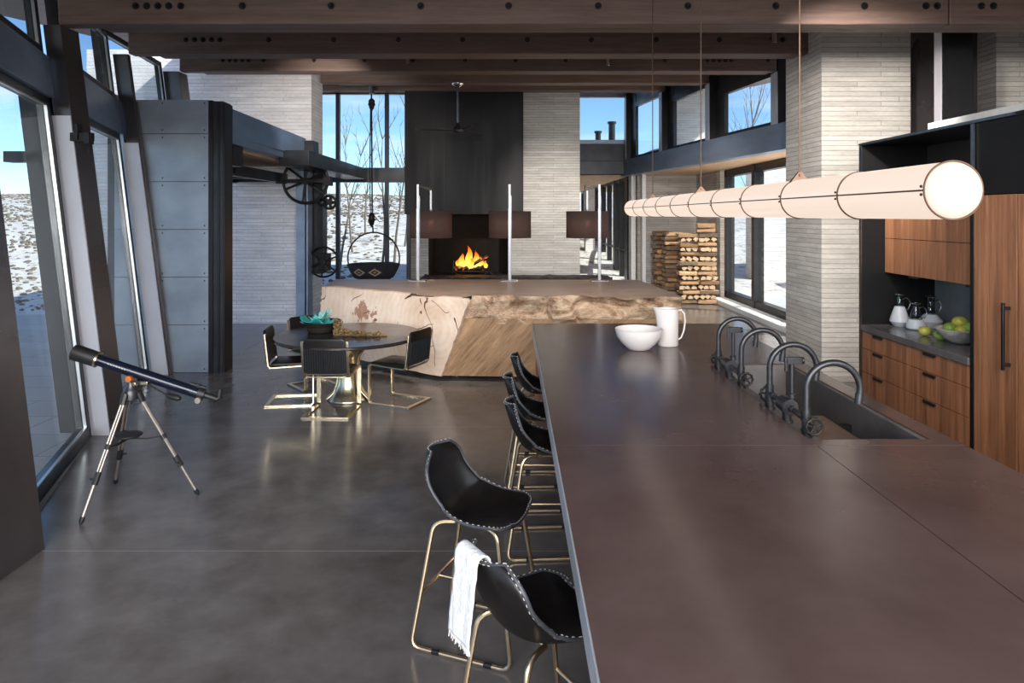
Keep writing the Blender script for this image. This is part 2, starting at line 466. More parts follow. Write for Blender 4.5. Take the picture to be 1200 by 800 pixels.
# ------------------------------------------------------------------ ground, hills, floor
mb = MB()
mb.prism([(-3.05,-8),(6.7,-8),(6.7,10.0),(5.3,12.6),(5.3,18.6),(4.4,34),(0.5,34),(0.5,19.0),(-2.4,16.5),(-5.7,16.5),(-5.7,14.3),(-4.15,14.3),(-4.15,9.1),(-4.95,9.1),(-4.05,6.6),(-3.05,4.1)], -0.12, 0)
struct(mb.build('floor', M['floor']), 'polished dark concrete floor with pale saw-cut joints', 'floor')
mb = MB(); mb.box(-16, -3.0, -8, 14.6, -0.25, -0.02)
struct(mb.build('terrace_pavement', M['paving']), 'shaded grey terrace paving outside the leaning glass wall', 'terrace')

def hill(x, y):
    d = max(0.0, y-15.0)
    h = -0.15+7.2*(1-math.exp(-d/75.0))*min(1, d/14.0)
    h += min(1, d/40)*1.1*noise.noise(Vector((x*0.018, y*0.018, 3)))+min(1, d/12)*0.22*noise.noise(Vector((x*0.11, y*0.11, 8)))
    if x < -12: h += min(1, (-12-x)/40)*0.5*min(1, (y+40)/60)
    if y < 15: h = -0.3+0.02*noise.noise(Vector((x*0.2, y*0.2, 0)))
    return h
mb = MB()
xs = [-260+7*i for i in range(86)]
ys = [-40+4*i for i in range(14)]+[17+i*1.8*(1+i*0.035) for i in range(46)]
vs = [[mb.bm.verts.new((x, y, hill(x, y))) for y in ys] for x in xs]
for i in range(len(xs)-1):
    for j in range(len(ys)-1):
        mb.face([vs[i][j], vs[i+1][j], vs[i+1][j+1], vs[i][j+1]], True)
struct(mb.build('snow_hills', M['snow'], auto=80), 'snow covered hillside speckled with dry sage under a blue sky', 'hill')
mb = MB()
for i in range(9000):
    y = 16+R.random()**1.25*110; x = -R.uniform(0.12, 0.95)*y-1.5
    r = R.uniform(0.03, 0.085)*(1+y/60)
    z = hill(x, y)
    mb.ball((x, y, z+r*0.25), (r*R.uniform(0.8,1.4), r, r*0.6), 5, 3)
tag(mb.build('sagebrush', M['sage']), 'low brown sagebrush scattered over the snowy hillside', 'bush', None, 'stuff')

def bare_tree(base, h, lean, label, seed):
    rr = random.Random(seed); mb = MB()
    def limb(p, d, L, r, depth):
        pts = [p]; q = p.copy(); dd = d.copy()
        for i in range(5):
            dd = (dd+Vector((rr.uniform(-.12,.12), rr.uniform(-.12,.12), 0.06))).normalized()
            q = q+dd*(L/5); pts.append(q.copy())
        mb.tube(pts, [r*(1-0.8*i/5) for i in range(6)], 5)
        if depth < 3:
            for k in range(7 if depth == 0 else 4):
                i = rr.randint(2 if depth == 0 else 1, 5)
                a = rr.uniform(0, 2*PI)
                nd = (dd*0.95+Vector((math.cos(a), math.sin(a), 0.25))*0.55).normalized()
                limb(pts[i], nd, L*rr.uniform(0.22,0.36), r*0.40, depth+1)
    b = Vector(base)
    limb(Vector((0,0,0)), Vector((lean, 0, 1)).normalized(), h, 0.03+h*0.004, 0)
    o = mb.build('bare_tree', M['bark_tree']); o.location = b
    return tag(o, label, 'tree', 'bare trees beyond the glass')
for i, (px, Y, h, ln, lab) in enumerate([
    (398, 23.0, 4.0, 0.02, 'thin bare tree beside the first mullion of the tall glass wall'),
    (413, 26.0, 4.2, -0.03, 'slender bare tree behind the rim of the hanging seat'),
    (447, 22.5, 4.4, 0.02, 'bare tree with rising branches behind the hoist rope'),
    (462, 24.0, 5.2, -0.05, 'tall forked bare tree close to the fireplace hood'),
    (474, 27.0, 4.0, 0.06, 'bare sapling at the edge of the fireplace hood'),
    (428, 30.0, 4.5, 0.0, 'distant bare tree between the two mullions')]):
    x = (px-600)*Y/F
    bare_tree((x, Y, hill(x, Y)-0.05), h, ln, lab, 20+i)
bare_tree((10.4, 30.0, 0), 7.6, 0.0, 'bare tree seen through the clerestory above the window alcove', 44)
bare_tree((11.6, 33.0, 0), 7.4, 0.02, 'second bare tree behind the clerestory glass against blue sky', 47)

# ------------------------------------------------------------------ roof and beams
def zb(Y):
    return 3.92+0.1245*(Y-6.51)-0.0009*(Y-6.51)**2
mb = MB()
for (a, b_) in ((1.2, 6.0), (6.0, 11.3), (11.3, 20.4)):
    za, zc = zb(a)+0.46, zb(b_)+0.46
    e_ = -6.5 if a < 11 else -6.3
    mb.hexa([(e_,a,za),(7.2,a,za),(7.2,b_,zc),(e_,b_,zc),(e_,a,za+0.3),(7.2,a,za+0.3),(7.2,b_,zc+0.3),(e_,b_,zc+0.3)])
struct(mb.build('ceiling', M['beam']), 'dark timber roof deck above the beams', 'ceiling')

def roof_beam(Y, x0, x1, bolts, label, joint=None, seam=True):
    z = zb(Y)
    root = thing('roof_beam', label, 'beam', (x0, Y, z), kind='structure')
    mb = MB()
    for (a, b_) in ([(x0, x1)] if joint is None else [(x0, joint-0.004), (joint+0.004, x1)]):
        mb.box(a, b_, Y, Y+0.17, z, z+0.46)
    mb.build('timber', M['beam'], root, True, bev=0.012)
    mb = MB(); mb.box(x0+0.3, x1-0.05, Y+0.20, Y+0.36, z+0.012, z+0.46)
    mb.build('twin_timber', M['beam'], root, True, bev=0.012)
    for bx, bz in bolts:
        mb = MB()
        mb.cyl((bx, Y-0.006, bz), (bx, Y+0.01, bz), 0.034, n=14)
        mb.lathe([(0,-0.034),(0.012,-0.032),(0.019,-0.022),(0.019,-0.004)], (bx, Y, bz), 6, 'y')
        mb.build('bolt', M['iron_dark'], root, True)
    return root
def bolt_at(Y, pts):
    return [((px-600)*Y/F, EYE-(py-252)*Y/F) for px, py in pts]
roof_beam(6.51, -4.33, 6.5, bolt_at(6.51, [(x, 7) for x in (159,172,185,198,212,284,388,493,596,701,806,909,1013,1085,1098,1150,1164)]), 'nearest dark timber beam spanning the full room, row of black bolts', 4.17)
roof_beam(8.98, -5.05, 3.9, bolt_at(8.98, [(x, 46.5) for x in (218,228,238,248,258,315,391,467,542,618,693,769,843,917)]), 'second timber beam, ending against the tall stone pier')
roof_beam(11.45, -5.58, 4.44, bolt_at(11.45, [(x, 70.5) for x in (261,269,276,284,291,309,368,427,484,545,604,663,779,829,836,843,850,857,900)]), 'third timber beam, meeting the first clerestory post')
roof_beam(13.92, -3.90, 4.02, bolt_at(13.92, [(x, 86) for x in (420,468,560,620,700,768,776,784,792)]), 'fourth timber beam carrying the ceiling fan')
roof_beam(16.05, -5.4, 3.6, [], 'farthest timber beam, just in front of the fireplace hood')

# ------------------------------------------------------------------ left leaning wall: columns, fascias, windows
def leaning_column(x0, x1, y0, y1, z1, k, label, cheek):
    root = thing('leaning_column', label, 'column', (x0, y0, 0), kind='structure')
    mb = MB(); mb.lean(x0+0.012, x1, y0+0.012, y1, 0, z1, k); mb.build('steel_shaft', M['column'], root, True, bev=0.004)
    mb = MB(); mb.lean(x0, x1-0.004, y0, y0+0.012, 0, cheek, k); mb.build('painted_lit_face', M['column_lit'], root, True)  # thin sheet with the bright reflection painted in its colour
    return root
leaning_column(-3.42, -2.94, 3.55, 4.30, 4.1, 0.124, 'closest leaning dark steel column, cut by the picture edge beside the telescope', 0.1)
col_b = leaning_column(-4.01, -3.83, 6.51, 6.80, zb(6.51), 0.124, 'leaning steel column behind the telescope, carrying the nearest beam', 3.05)
leaning_column(-4.73, -4.52, 8.98, 9.06, zb(8.98), 0.129, 'leaning steel column against the riveted steel panel', 3.05)
mb = MB(); mb.lean(-4.65, -4.50, 9.02, 9.07, 0, 3.6, 0.129)
mb.lean(-5.30, -5.03, 11.45, 11.75, 2.2, zb(11.45), 0.124)
struct(mb.build('trim_1', M['column'], bev=0.004), 'dark steel upright rising behind the riveted panel under the third beam', 'column')
# little bracket clamped on the column
mb = MB()
p = at(96, 162, 6.49)
mb.box(p.x-0.085, p.x+0.115, 6.44, 6.5, p.z-0.03, p.z+0.05); mb.box(p.x-0.03, p.x+0.0, 6.42, 6.5, p.z-0.02, p.z+0.13); mb.box(p.x+0.06, p.x+0.11, 6.42, 6.5, p.z-0.06, p.z+0.05)
tag(mb.build('column_bracket', M['iron_dark'], bev=0.004), 'small black bracket clamped to the leaning column above the telescope', 'bracket')

LW1 = ((-3.20,4.32), (-4.0,6.49)); LW2 = ((-4.02,6.80), (-4.76,8.97))
def fascia(nm, A, B, z0, z1, k, label):
    mb = MB(); wbox(mb, A, B, 0.0, wlen(A,B)-0.03, z0, z1, -0.22, 0.05, k)
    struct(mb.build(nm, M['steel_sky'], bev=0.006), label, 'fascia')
fascia('trim_2', (-2.55,2.6), LW1[1], 3.21, 3.60, 0.124, 'steel fascia band over the first tall window, sky reflection put into its blue colour')
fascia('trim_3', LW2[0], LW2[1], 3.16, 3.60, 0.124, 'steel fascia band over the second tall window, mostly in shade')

def leaning_window(nm, A, B, z0, z1, k, label, mullions=(), fw=0.07, gl='glass', sill=True):
    L = wlen(A, B)
    root = thing(nm, label, 'window', (A[0], A[1], z0), kind='structure')
    mb = MB()
    wbox(mb, A, B, 0, L, z0, z0+fw*1.4, -0.10, 0.0, k); wbox(mb, A, B, 0, L, z1-fw, z1, -0.10, 0.0, k)
    wbox(mb, A, B, 0, fw, z0, z1, -0.10, 0.0, k); wbox(mb, A, B, L-fw, L, z0, z1, -0.10, 0.0, k)
    for q in mullions: wbox(mb, A, B, q-0.03, q+0.03, z0, z1, -0.10, 0.0, k)
    mb.build('window_frame', M['steel'], root, True, bev=0.004)
    mb = MB()
    e = 0.012
    wbox(mb, A, B, fw, L-fw, z0+fw*1.4, z0+fw*1.4+e, -0.035, -0.01, k); wbox(mb, A, B, fw, L-fw, z1-fw-e, z1-fw, -0.035, -0.01, k)
    wbox(mb, A, B, L-fw-e, L-fw, z0+fw, z1-fw, -0.035, -0.01, k); wbox(mb, A, B, fw, fw+e, z0+fw, z1-fw, -0.035, -0.01, k)
    mb.build('bright_bead', M['bright_edge'], root, True)
    mb = MB(); wbox(mb, A, B, fw*0.6, L-fw*0.6, z0+fw*0.6, z1-fw*0.6, -0.055, -0.043, k)
    mb.build('window_pane', M[gl], root, True)
    return root
leaning_window('window_1', LW1[0], LW1[1], 0.0, 3.21, 0.124, 'tall leaning glass pane behind the telescope looking over the snowy hill')
leaning_window('window_2', LW2[0], LW2[1], 0.0, 3.16, 0.124, 'narrow tall leaning glass pane between the two leaning columns', gl='glass_dim')
leaning_window('window_3', LW1[0], LW1[1], 3.6, 4.35, 0.124, 'clerestory pane above the first blue fascia', gl='glass_dim')
leaning_window('window_4', LW2[0], LW2[1], 3.6, 4.5, 0.124, 'clerestory pane above the shaded fascia', gl='glass_dim')
leaning_window('window_5', (-4.95,9.1), (-5.28,11.4), 3.66, 4.65, 0.124, 'clerestory pane above the riveted steel panel', gl='glass_dim')
# outer dark post and outrigger arm seen through the first pane
mb = MB(); mb.lean(-4.36, -4.10, 6.58, 6.84, 0, 3.3, 0.124)
p = at(7, 184, 6.62); q = at(38, 184, 6.62)
mb.box(p.x, q.x+0.1, 6.58, 6.72, p.z-0.05, p.z+0.055)
struct(mb.build('trim_4', M['dark'], bev=0.004), 'black outside post with a short outrigger arm, seen through the tall pane', 'post')
mb = MB(); mb.box(-6.0, -4.9, 2.5, 9.0, 4.75, 4.95)
struct(mb.build('roof', M['beam']), 'timber underside of the outside eaves above the clerestory', 'roof')

# riveted steel clad pier
root = thing('wall_left', 'riveted blackened steel clad pier behind the leaning columns', 'wall', (-4.5, 9.1, 0), kind='structure')
mb = MB(); mb.box(-5.4, -3.86, 9.115, 9.36, 0, 3.62); mb.build('core', M['steel'], root, True)
zz = [0, .637, 1.274, 1.91, 2.547, 3.185, 3.64]
for a, b_ in zip(zz, zz[1:]):
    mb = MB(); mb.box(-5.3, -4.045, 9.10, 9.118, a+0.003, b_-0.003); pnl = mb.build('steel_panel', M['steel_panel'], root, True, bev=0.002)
    mb = MB()
    for rx in (-4.10, -4.66):
        for rz in (a+0.05, b_-0.05):
            mb.lathe([(0,-0.006),(0.008,-0.004),(0.010,0)], (rx, 9.10, rz), 8, 'y')
    mb.build('rivet', M['iron_dark'], pnl, True)
mb = MB(); mb.box(-4.045, -3.99, 9.09, 9.36, 0, 3.63); mb.box(-3.93, -3.90, 9.1, 9.36, 0, 3.60); mb.box(-3.86, -3.83, 9.1, 9.36, 0, 3.60)
mb.build('edge_channel', M['dark'], root, True, bev=0.003)

# blue fascia over the big side opening, wood soffit
mb = MB(); mb.hexa([(-4.16,9.2,3.09),(-3.86,9.2,3.09),(-3.955,13.1,3.09),(-4.25,13.1,3.09),(-4.16,9.2,3.57),(-3.86,9.2,3.57),(-3.955,13.1,3.57),(-4.25,13.1,3.57)])
mb.box(-3.93, -3.88, 9.2, 12.0, 3.19, 3.20)
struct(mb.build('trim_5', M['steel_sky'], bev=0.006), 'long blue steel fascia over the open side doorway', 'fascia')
mb = MB(); mb.box(-4.05, -3.78, 13.0, 13.35, 3.0, 3.52)
struct(mb.build('trim_6', M['dark'], bev=0.005), 'short black steel stub ending the blue fascia at the stone pier', 'post')
mb = MB(); mb.box(-5.3, -4.1, 9.3, 13.38, 3.05, 3.11)
struct(mb.build('ceiling_porch', M['soffit']), 'warm timber porch soffit behind the blue fascia', 'ceiling')
# stone wall of the porch and pier
mb = MB(); mb.box(-8.35, -3.94, 13.4, 14.2, -0.1, 5.35)
struct(mb.build('wall_porch', M['stone_out']), 'pale coursed stone wall seen through the open side doorway', 'wall')
# raised overhead door with running gear
root = thing('overhead_door', 'raised steel overhead door lying flat under the porch soffit', 'door', (-6.5, 9.3, 2.72))
mb = MB(); mb.box(-5.4, -4.45, 9.4, 13.3, 2.80, 2.83); mb.build('door_sheet', M['steel_panel'], root, True)
for X in (-5.4, -4.43):
    mb = MB(); mb.box(X-0.06, X+0.06, 9.35, 13.3, 2.72, 2.90); mb.build('rail', M['steel'], root, True, bev=0.004)
for Y in (9.4, 10.7, 12.0, 13.25):
    mb = MB(); mb.box(-5.4, -4.45, Y-0.06, Y+0.06, 2.74, 2.83); mb.build('crossbar', M['steel'], root, True, bev=0.004)
mb = MB(); mb.box(-4.40, -3.92, 9.6, 9.95, 2.80, 3.085); mb.build('hinge_block', M['dark'], root, True, bev=0.006)
# inner canopy beam towards the tall glass wall
mb = MB(); mb.box(-4.0, -3.48, 11.7, 16.38, 2.95, 3.21)
struct(mb.build('trim_7', M['steel'], bev=0.008), 'dark steel box beam running from the doorway to the tall glass wall', 'beam')
mb = MB(); mb.box(-4.13, -3.96, 13.05, 13.35, 0, 2.95); mb.box(-3.935, -3.90, 13.05, 13.35, 0, 2.95)
struct(mb.build('door_1', M['steel_blue'], bev=0.004), 'pale blue steel jamb of the open side doorway', 'door')
mb = MB(); mb.box(-3.92, -3.72, 13.42, 13.75, 0.95, 2.95)
struct(mb.build('trim_8', M['dark'], bev=0.004), 'black steel channel fixed to the stone pier beside the wheels', 'post')

def wheel(mb, c, r, tube, spokes, hub, axis='y'):
    c = Vector(c)
    pts = [c+Vector((r*math.cos(2*PI*i/40), 0, r*math.sin(2*PI*i/40))) for i in range(40)]
    mb.tube(pts, tube, 8, closed=True)
    for i in range(spokes):
        a = 2*PI*i/spokes+0.4
        mb.cyl(c, c+Vector((r*math.cos(a), 0, r*math.sin(a))), tube*0.8, n=8)
    mb.cyl(c+Vector((0,-hub*0.7,0)), c+Vector((0,hub*0.7,0)), hub, n=16)
c = at(358, 212, 12.95)
root = thing('gear_wheel', 'large black spoked wheel hanging under the box beam at the doorway', 'wheel', c)
mb = MB(); wheel(mb, c, 0.42, 0.028, 6, 0.07); mb.build('spoked_rim', M['iron_dark'], root, True)
mb = MB(); mb.box(c.x-0.50, c.x+0.46, 12.90, 13.0, c.z-0.035, c.z+0.035); mb.box(c.x-0.54, c.x-0.38, 12.86, 13.04, c.z-0.05, c.z+0.04); mb.box(c.x+0.36, c.x+0.50, 12.86, 13.04, c.z-0.09, c.z+0.08)
mb.build('axle_bar', M['iron_dark'], root, True, bev=0.004)
mb = MB(); mb.cyl(c, (c.x, 12.95, 2.96), 0.03); mb.build('hanger', M['iron_dark'], root, True)
c = at(386, 237, 13.25)
root = thing('pulley', 'small black pulley disc with round holes beside the stone pier', 'pulley', c)
mb = MB()
mb.tube([c+Vector((0.125*math.cos(2*PI*i/28),0,0.125*math.sin(2*PI*i/28))) for i in range(28)], 0.024, 8, closed=True)
for i in range(5):
    a = 2*PI*i/5
    mb.cyl(c, c+Vector((0.12*math.cos(a),0,0.12*math.sin(a))), 0.030, n=8)
mb.cyl(c+Vector((0,-0.05,0)), c+Vector((0,0.05,0)), 0.05); mb.build('pulley_disc', M['iron_dark'], root, True)
mb = MB(); mb.cyl(c+Vector((0,0.03,0)), (c.x-0.12, 13.5, c.z), 0.03); mb.ball(c+Vector((-0.14,0.02,-0.0)), 0.075); mb.build('pulley_axle', M['iron'], root, True)
c = at(379, 307, 13.3)
root = thing('hand_wheel', 'black spoked hand wheel low on the stone pier channel', 'wheel', c)
mb = MB(); wheel(mb, c, 0.29, 0.02, 6, 0.05); mb.build('spoked_rim', M['iron_dark'], root, True)
mb = MB(); mb.box(c.x-0.12, c.x+0.10, 13.34, 13.5, c.z-0.17, c.z+0.17); mb.build('gear_box', M['iron_dark'], root, True, bev=0.008)
mb = MB(); mb.cyl(c, (c.x, 13.36, c.z), 0.02); mb.build('shaft', M['iron_dark'], root, True)

# ------------------------------------------------------------------ tall glass wall by the fireplace
def flat_window(nm, x0, x1, Y, z0, z1, label, muls=(), trans=(), fw=0.09, gl='glass', depth=0.14, mat='steel'):
    root = thing(nm, label, 'window', ((x0+x1)/2, Y, z0), kind='structure')
    mb = MB()
    mb.box(x0, x1, Y, Y+depth, z0, z0+fw); mb.box(x0, x1, Y, Y+depth, z1-fw, z1)
    mb.box(x0, x0+fw, Y, Y+depth, z0, z1); mb.box(x1-fw, x1, Y, Y+depth, z0, z1)
    for q in muls: mb.box(q-0.045, q+0.045, Y, Y+depth, z0, z1)
    for a, b_ in trans: mb.box(x0, x1, Y-0.02, Y+depth+0.02, a, b_)
    mb.build('window_frame', M[mat], root, True, bev=0.006)
    mb = MB(); mb.box(x0+fw*.5, x1-fw*.5, Y+0.06, Y+0.072, z0+fw*.5, z1-fw*.5); mb.build('window_pane', M[gl], root, True)
    return root
def side_window(nm, X, y0, y1, z0, z1, label, muls=(), trans=(), fw=0.09, gl='glass', depth=0.14, mat='steel', xof=None):
    root = thing(nm, label, 'window', (X, (y0+y1)/2, z0), kind='structure')
    mb = MB()
    mb.box(X, X+depth, y0, y1, z0, z0+fw); mb.box(X, X+depth, y0, y1, z1-fw, z1)
    mb.box(X, X+depth, y0, y0+fw, z0, z1); mb.box(X, X+depth, y1-fw, y1, z0, z1)
    for q, w in muls: mb.box(X-0.02, X+depth, q-w/2, q+w/2, z0, z1)
    for a, b_ in trans: mb.box(X, X+depth, y0, y1, a, b_)
    mb.build('window_frame', M[mat], root, True, bev=0.006)
    mb = MB(); mb.box(X+0.06, X+0.072, y0+fw*.5, y1-fw*.5, z0+fw*.5, z1-fw*.5); mb.build('window_pane', M[gl], root, True)
    return root
flat_window('window_6', -5.7, -2.45, 16.42, 0.0, 5.1, 'tall glass wall with slim mullions showing the snowy hill beside the fireplace', (-4.20, -3.02), ((2.89, 3.24),))

# ------------------------------------------------------------------ chimney, hood and firebox
mb = MB()
mb.box(-2.34, -2.02, 16.5, 18.4, 0, 2.3); mb.box(-0.08, 1.64, 16.5, 18.4, 0, 5.3); mb.box(-2.34, -0.08, 16.5, 18.4, 2.2, 5.3); mb.box(-2.34, -0.08, 17.5, 18.4, 0, 2.3)
mb.box(-2.02, -0.08, 16.5, 17.5, 0, 0.62)
struct(mb.build('wall_back', M['stone']), 'pale coursed stone chimney wall around the fireplace', 'wall')
root = thing('fireplace_hood', 'tall plain blackened steel hood above the open fire', 'fireplace', (-1.15, 16.3, 2.12))
mb = MB(); mb.box(-2.56, 0.27, 16.26, 16.5, 2.12, 5.16); mb.build('hood_plate', M['hood'], root, True, bev=0.006)
for zx in (-1.62, -0.67):
    mb = MB(); mb.box(zx-0.004, zx+0.004, 16.256, 16.264, 2.12, 5.16); mb.build('plate_seam', M['dark'], root, True)
root = thing('firebox', 'sooty black firebox opening behind the burning logs', 'fireplace', (-1.05, 17.0, 0.62))
mb = MB()
mb.box(-2.02, -1.99, 16.5, 17.5, 0.62, 2.2); mb.box(-0.11, -0.08, 16.5, 17.5, 0.62, 2.2); mb.box(-1.99, -0.11, 17.44, 17.5, 0.62, 2.2); mb.box(-1.99, -0.11, 16.5, 17.44, 2.16, 2.2); mb.box(-1.99, -0.11, 16.5, 17.44, 0.62, 0.645)
mb.build('lining', M['firebox'], root, True)
# raised hearth ledge with a rough live edge
root = thing('hearth_ledge', 'dark raised hearth ledge with a rough broken front edge below the fire', 'hearth', (0.1, 16.0, 0))
mb = MB(); mb.box(-2.3, 2.3, 15.75, 16.5, 0, 0.53); mb.build('plinth', M['stone_dark'], root, True)
mb = MB()
def hl(u, v):
    x = -2.1+u*4.4; e = 0.05*noise.noise(Vector((x*3,0,1)))
    return Vector((x, 15.62+e+(0.88-e)*v, 0.655+0.03*noise.noise(Vector((x*5, v*4, 2)))+(0.035 if v < 0.25 else 0)*(0.5+noise.noise(Vector((x*7,3,1))))))
g = mb.grid(hl, 90, 6)
lo = [mb.bm.verts.new((r[0].co.x, r[0].co.y+0.03, 0.53)) for r in g]
for i in range(90): mb.face([lo[i], lo[i+1], g[i+1][0], g[i][0]])
hi = [mb.bm.verts.new((r[-1].co.x, r[-1].co.y, 0.53)) for r in g]
for i in (0, 90): mb.face([lo[i], hi[i]]+[q for q in g[i][::-1]])
mb.build('ledge_slab', pm('charred_stone', (0.075,0.055,0.045), (0.03,0.024,0.02), 8, 0.8, bump=0.4), root, True)

root = thing('fire_grate', 'black iron grate with upright andirons holding the burning logs', 'grate', (-1.05, 16.75, 0.645))
for sx in (-1.44, -0.56):
    mb = MB(); mb.tube([(sx,16.58,0.645),(sx,16.58,0.95)], 0.026, 8); mb.ball((sx,16.58,0.97), 0.036); mb.tube([(sx-0.12,16.58,0.65),(sx,16.58,0.72),(sx+0.12,16.58,0.65)], 0.02, 8)
    mb.tube([(sx,16.58,0.72),(sx,17.1,0.72)], 0.02, 8)
    mb.build('andiron', M['iron_dark'], root, True)
mb = MB()
for i in range(6): mb.tube([(-1.38+0.15*i,16.62,0.74),(-1.38+0.15*i,17.08,0.74)], 0.012, 6)
mb.tube([(-1.5,16.64,0.725),(-0.5,16.64,0.725)], 0.016, 6); mb.tube([(-1.5,17.05,0.725),(-0.5,17.05,0.725)], 0.016, 6)
mb.build('grate_bars', M['iron_dark'], root, True)
m, t, b = nodes('charred_log')
v = coords(t, (1,1,1)); n = noisen(t, v, 14, 4)
lk(t, rampn(t, n, [(0.4, (0.02,0.015,0.012)), (0.7, (0.09,0.055,0.035))]), b.inputs['Base Color'])
lk(t, rampn(t, n, [(0.56, (0,0,0)), (0.75, (1.0,0.22,0.03))]), b.inputs['Emission Color']); b.inputs['Emission Strength'].default_value = 1.5
M['char'] = m
for i, (a, c_, r) in enumerate([((-1.45,16.72,0.80),(-0.58,16.85,0.80),0.055),((-1.40,16.98,0.81),(-0.62,16.80,0.82),0.06),((-1.25,16.80,0.90),(-0.70,16.95,0.97),0.05),((-0.98,16.70,0.88),(-0.60,16.78,1.10),0.045)]):
    mb = MB(); A = Vector(a); B = Vector(c_)
    mb.tube([A.lerp(B, k/6)+Vector((0,0,0.012*noise.noise(Vector((k,i,0))))) for k in range(7)], [r*(0.85+0.3*R.random()) for _ in range(7)], 9)
    o = mb.build('burning_log', M['char'], auto=60)
    tag(o, ['charred log lying along the front of the fire grate','charred log crossing behind the front one on the grate','glowing log resting on top of the lower two','burning log leaning upright at one end of the fire'][i], 'log', 'burning logs')
m, t, b = nodes('flame')
c = t.nodes.new('ShaderNodeTexCoord'); s = t.nodes.new('ShaderNodeSeparateXYZ'); lk(t, c.outputs['Generated'], s.inputs[0])
for n in list(t.nodes):
    if n.type == 'BSDF_PRINCIPLED': t.nodes.remove(n)
em = t.nodes.new('ShaderNodeEmission'); lk(t, rampn(t, s.outputs[2], [(0.0, (1.0,0.60,0.14)), (0.35, (1.0,0.46,0.06)), (0.7, (1.0,0.20,0.015)), (1.0, (0.6,0.05,0.0))]), em.inputs[0]); em.inputs[1].default_value = 1.7
tr = t.nodes.new('ShaderNodeBsdfTransparent'); mx = t.nodes.new('ShaderNodeMixShader')
nz = noisen(t, coords(t, (1,1,0.4)), 14, 3, 0.6, 0.6)
fac = mathn(t, 'SUBTRACT', mathn(t, 'MULTIPLY', nz, 1.5), mathn(t, 'MULTIPLY', s.outputs[2], 0.55))
mr = t.nodes.new('ShaderNodeMapRange'); lk(t, fac, mr.inputs[0]); mr.inputs[1].default_value = 0.1; mr.inputs[2].default_value = 0.45
lk(t, mr.outputs[0], mx.inputs[0]); lk(t, tr.outputs[0], mx.inputs[1]); lk(t, em.outputs[0], mx.inputs[2]); lk(t, mx.outputs[0], t.nodes['Material Output'].inputs[0])
M['flame'] = m
root = thing('fire', 'orange flames leaping from the logs in the fireplace', 'fire', (-1.0, 16.8, 0.86))
fl = bpy.data.lights.new('fire_light', 'POINT'); fl.energy = 8; fl.color = (1.0,0.45,0.15); fl.shadow_soft_size = 0.2
flo = bpy.data.objects.new('fire_light', fl); COL.objects.link(flo); flo.parent = root; flo.location = (0, -0.1, 0.25)
for (x, y, h, w, ln) in [(-1.20,16.78,0.38,0.13,-0.05),(-1.05,16.82,0.55,0.15,-0.02),(-0.92,16.80,0.44,0.14,0.06),(-0.80,16.84,0.28,0.11,0.05),(-0.66,16.78,0.20,0.08,0.02),(-1.30,16.84,0.22,0.09,-0.05),(-1.0,16.72,0.26,0.14,0.0)]:
    mb = MB(); rings = 14
    pts = []; rad = []
    for i in range(rings+1):
        q = i/rings
        pts.append((x+ln*q+0.035*math.sin(q*7+x*9)*q, y+0.02*math.cos(q*6+x*5)*q, 0.80+h*q))
        rad.append(max(0.004, w*0.62*math.sin(PI*min(1, 0.14+0.86*q**0.75))))
    mb.tube(pts, rad, 10); mb.build('flame', M['flame'], root, True, auto=80)

# ------------------------------------------------------------------ rear gallery window, hall, alcove, clerestory
flat_window('window_7', 1.60, 3.36, 19.3, 4.10, 5.56, 'square high window between the chimney and the clerestory, blue sky', (), (), 0.13, mat='steel_blue')
mb = MB(); mb.box(1.3, 3.15, 19.15, 19.42, 3.24, 4.10); mb.box(1.3, 3.15, 19.10, 19.44, 3.24, 3.62)
struct(mb.build('trim_9', M['steel'], bev=0.01), 'black steel lintel under the square high window', 'lintel')
mb = MB(); mb.box(-2.4, 1.7, 19.2, 19.4, 0, 5.6); mb.box(-2.45, -2.30, 16.55, 19.3, 0, 5.4)
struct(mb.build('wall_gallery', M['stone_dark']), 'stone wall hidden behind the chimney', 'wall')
# roof plant seen through the high window
for (px, y0, y1, w) in ((700.8, 156, 167, 0.11), (717, 145, 167, 0.13)):
    a = at(px, y0, 27); b_ = at(px, y1+1, 27)
    mb = MB(); mb.cyl((a.x, 27, b_.z), (a.x, 27, a.z), w); mb.cyl((a.x, 27, a.z), (a.x, 27, a.z+0.08), w*1.35); mb.cyl((a.x, 27, b_.z-0.05), (a.x, 27, b_.z+0.10), w*2.2)
    tag(mb.build('roof_flue', M['dark'], loc=(a.x, 27, b_.z)), 'taller black flue pipe on the snowy flat roof' if w > 0.12 else 'shorter black flue pipe on the snowy flat roof', 'pipe', 'roof flues')
# hall
mb = MB(); mb.box(0.4, 5.4, 19.3, 34, 3.24, 3.34)
struct(mb.build('ceiling_hall', M['soffit']), 'pale timber ceiling of the hall beyond the chimney', 'ceiling')
side_window('window_8', 3.42, 19.7, 33.8, 0.0, 3.24, 'row of tall dark framed glass doors along the sunny hall', [(20.4,0.5),(21.6,0.14),(22.8,0.4),(24.4,0.14),(26,0.3),(28,0.14),(30,0.3)], ((1.0,1.05),), mat='dark')
mb = MB(); mb.box(0.3, 0.5, 19.3, 34, 0, 3.3); mb.box(0.5, 2.3, 33.0, 33.2, 0, 3.3)
struct(mb.build('wall_hall', M['stone']), 'pale stone wall at the end of the sunlit hall', 'wall')
mb = MB(); mb.box(2.8, 3.15, 26.0, 26.5, 0, 3.24)
struct(mb.build('pillar', M['stone_out']), 'slim pale pillar standing in the sunlit hall', 'pillar')
mb = MB(); mb.box(3.30, 3.42, 18.9, 19.3, 0, 3.22); mb.box(3.50, 3.60, 18.35, 18.6, 0, 3.2)
struct(mb.build('trim_10', M['cap_stone'], bev=0.004), 'pale steel corner posts at the mouth of the hall', 'post')
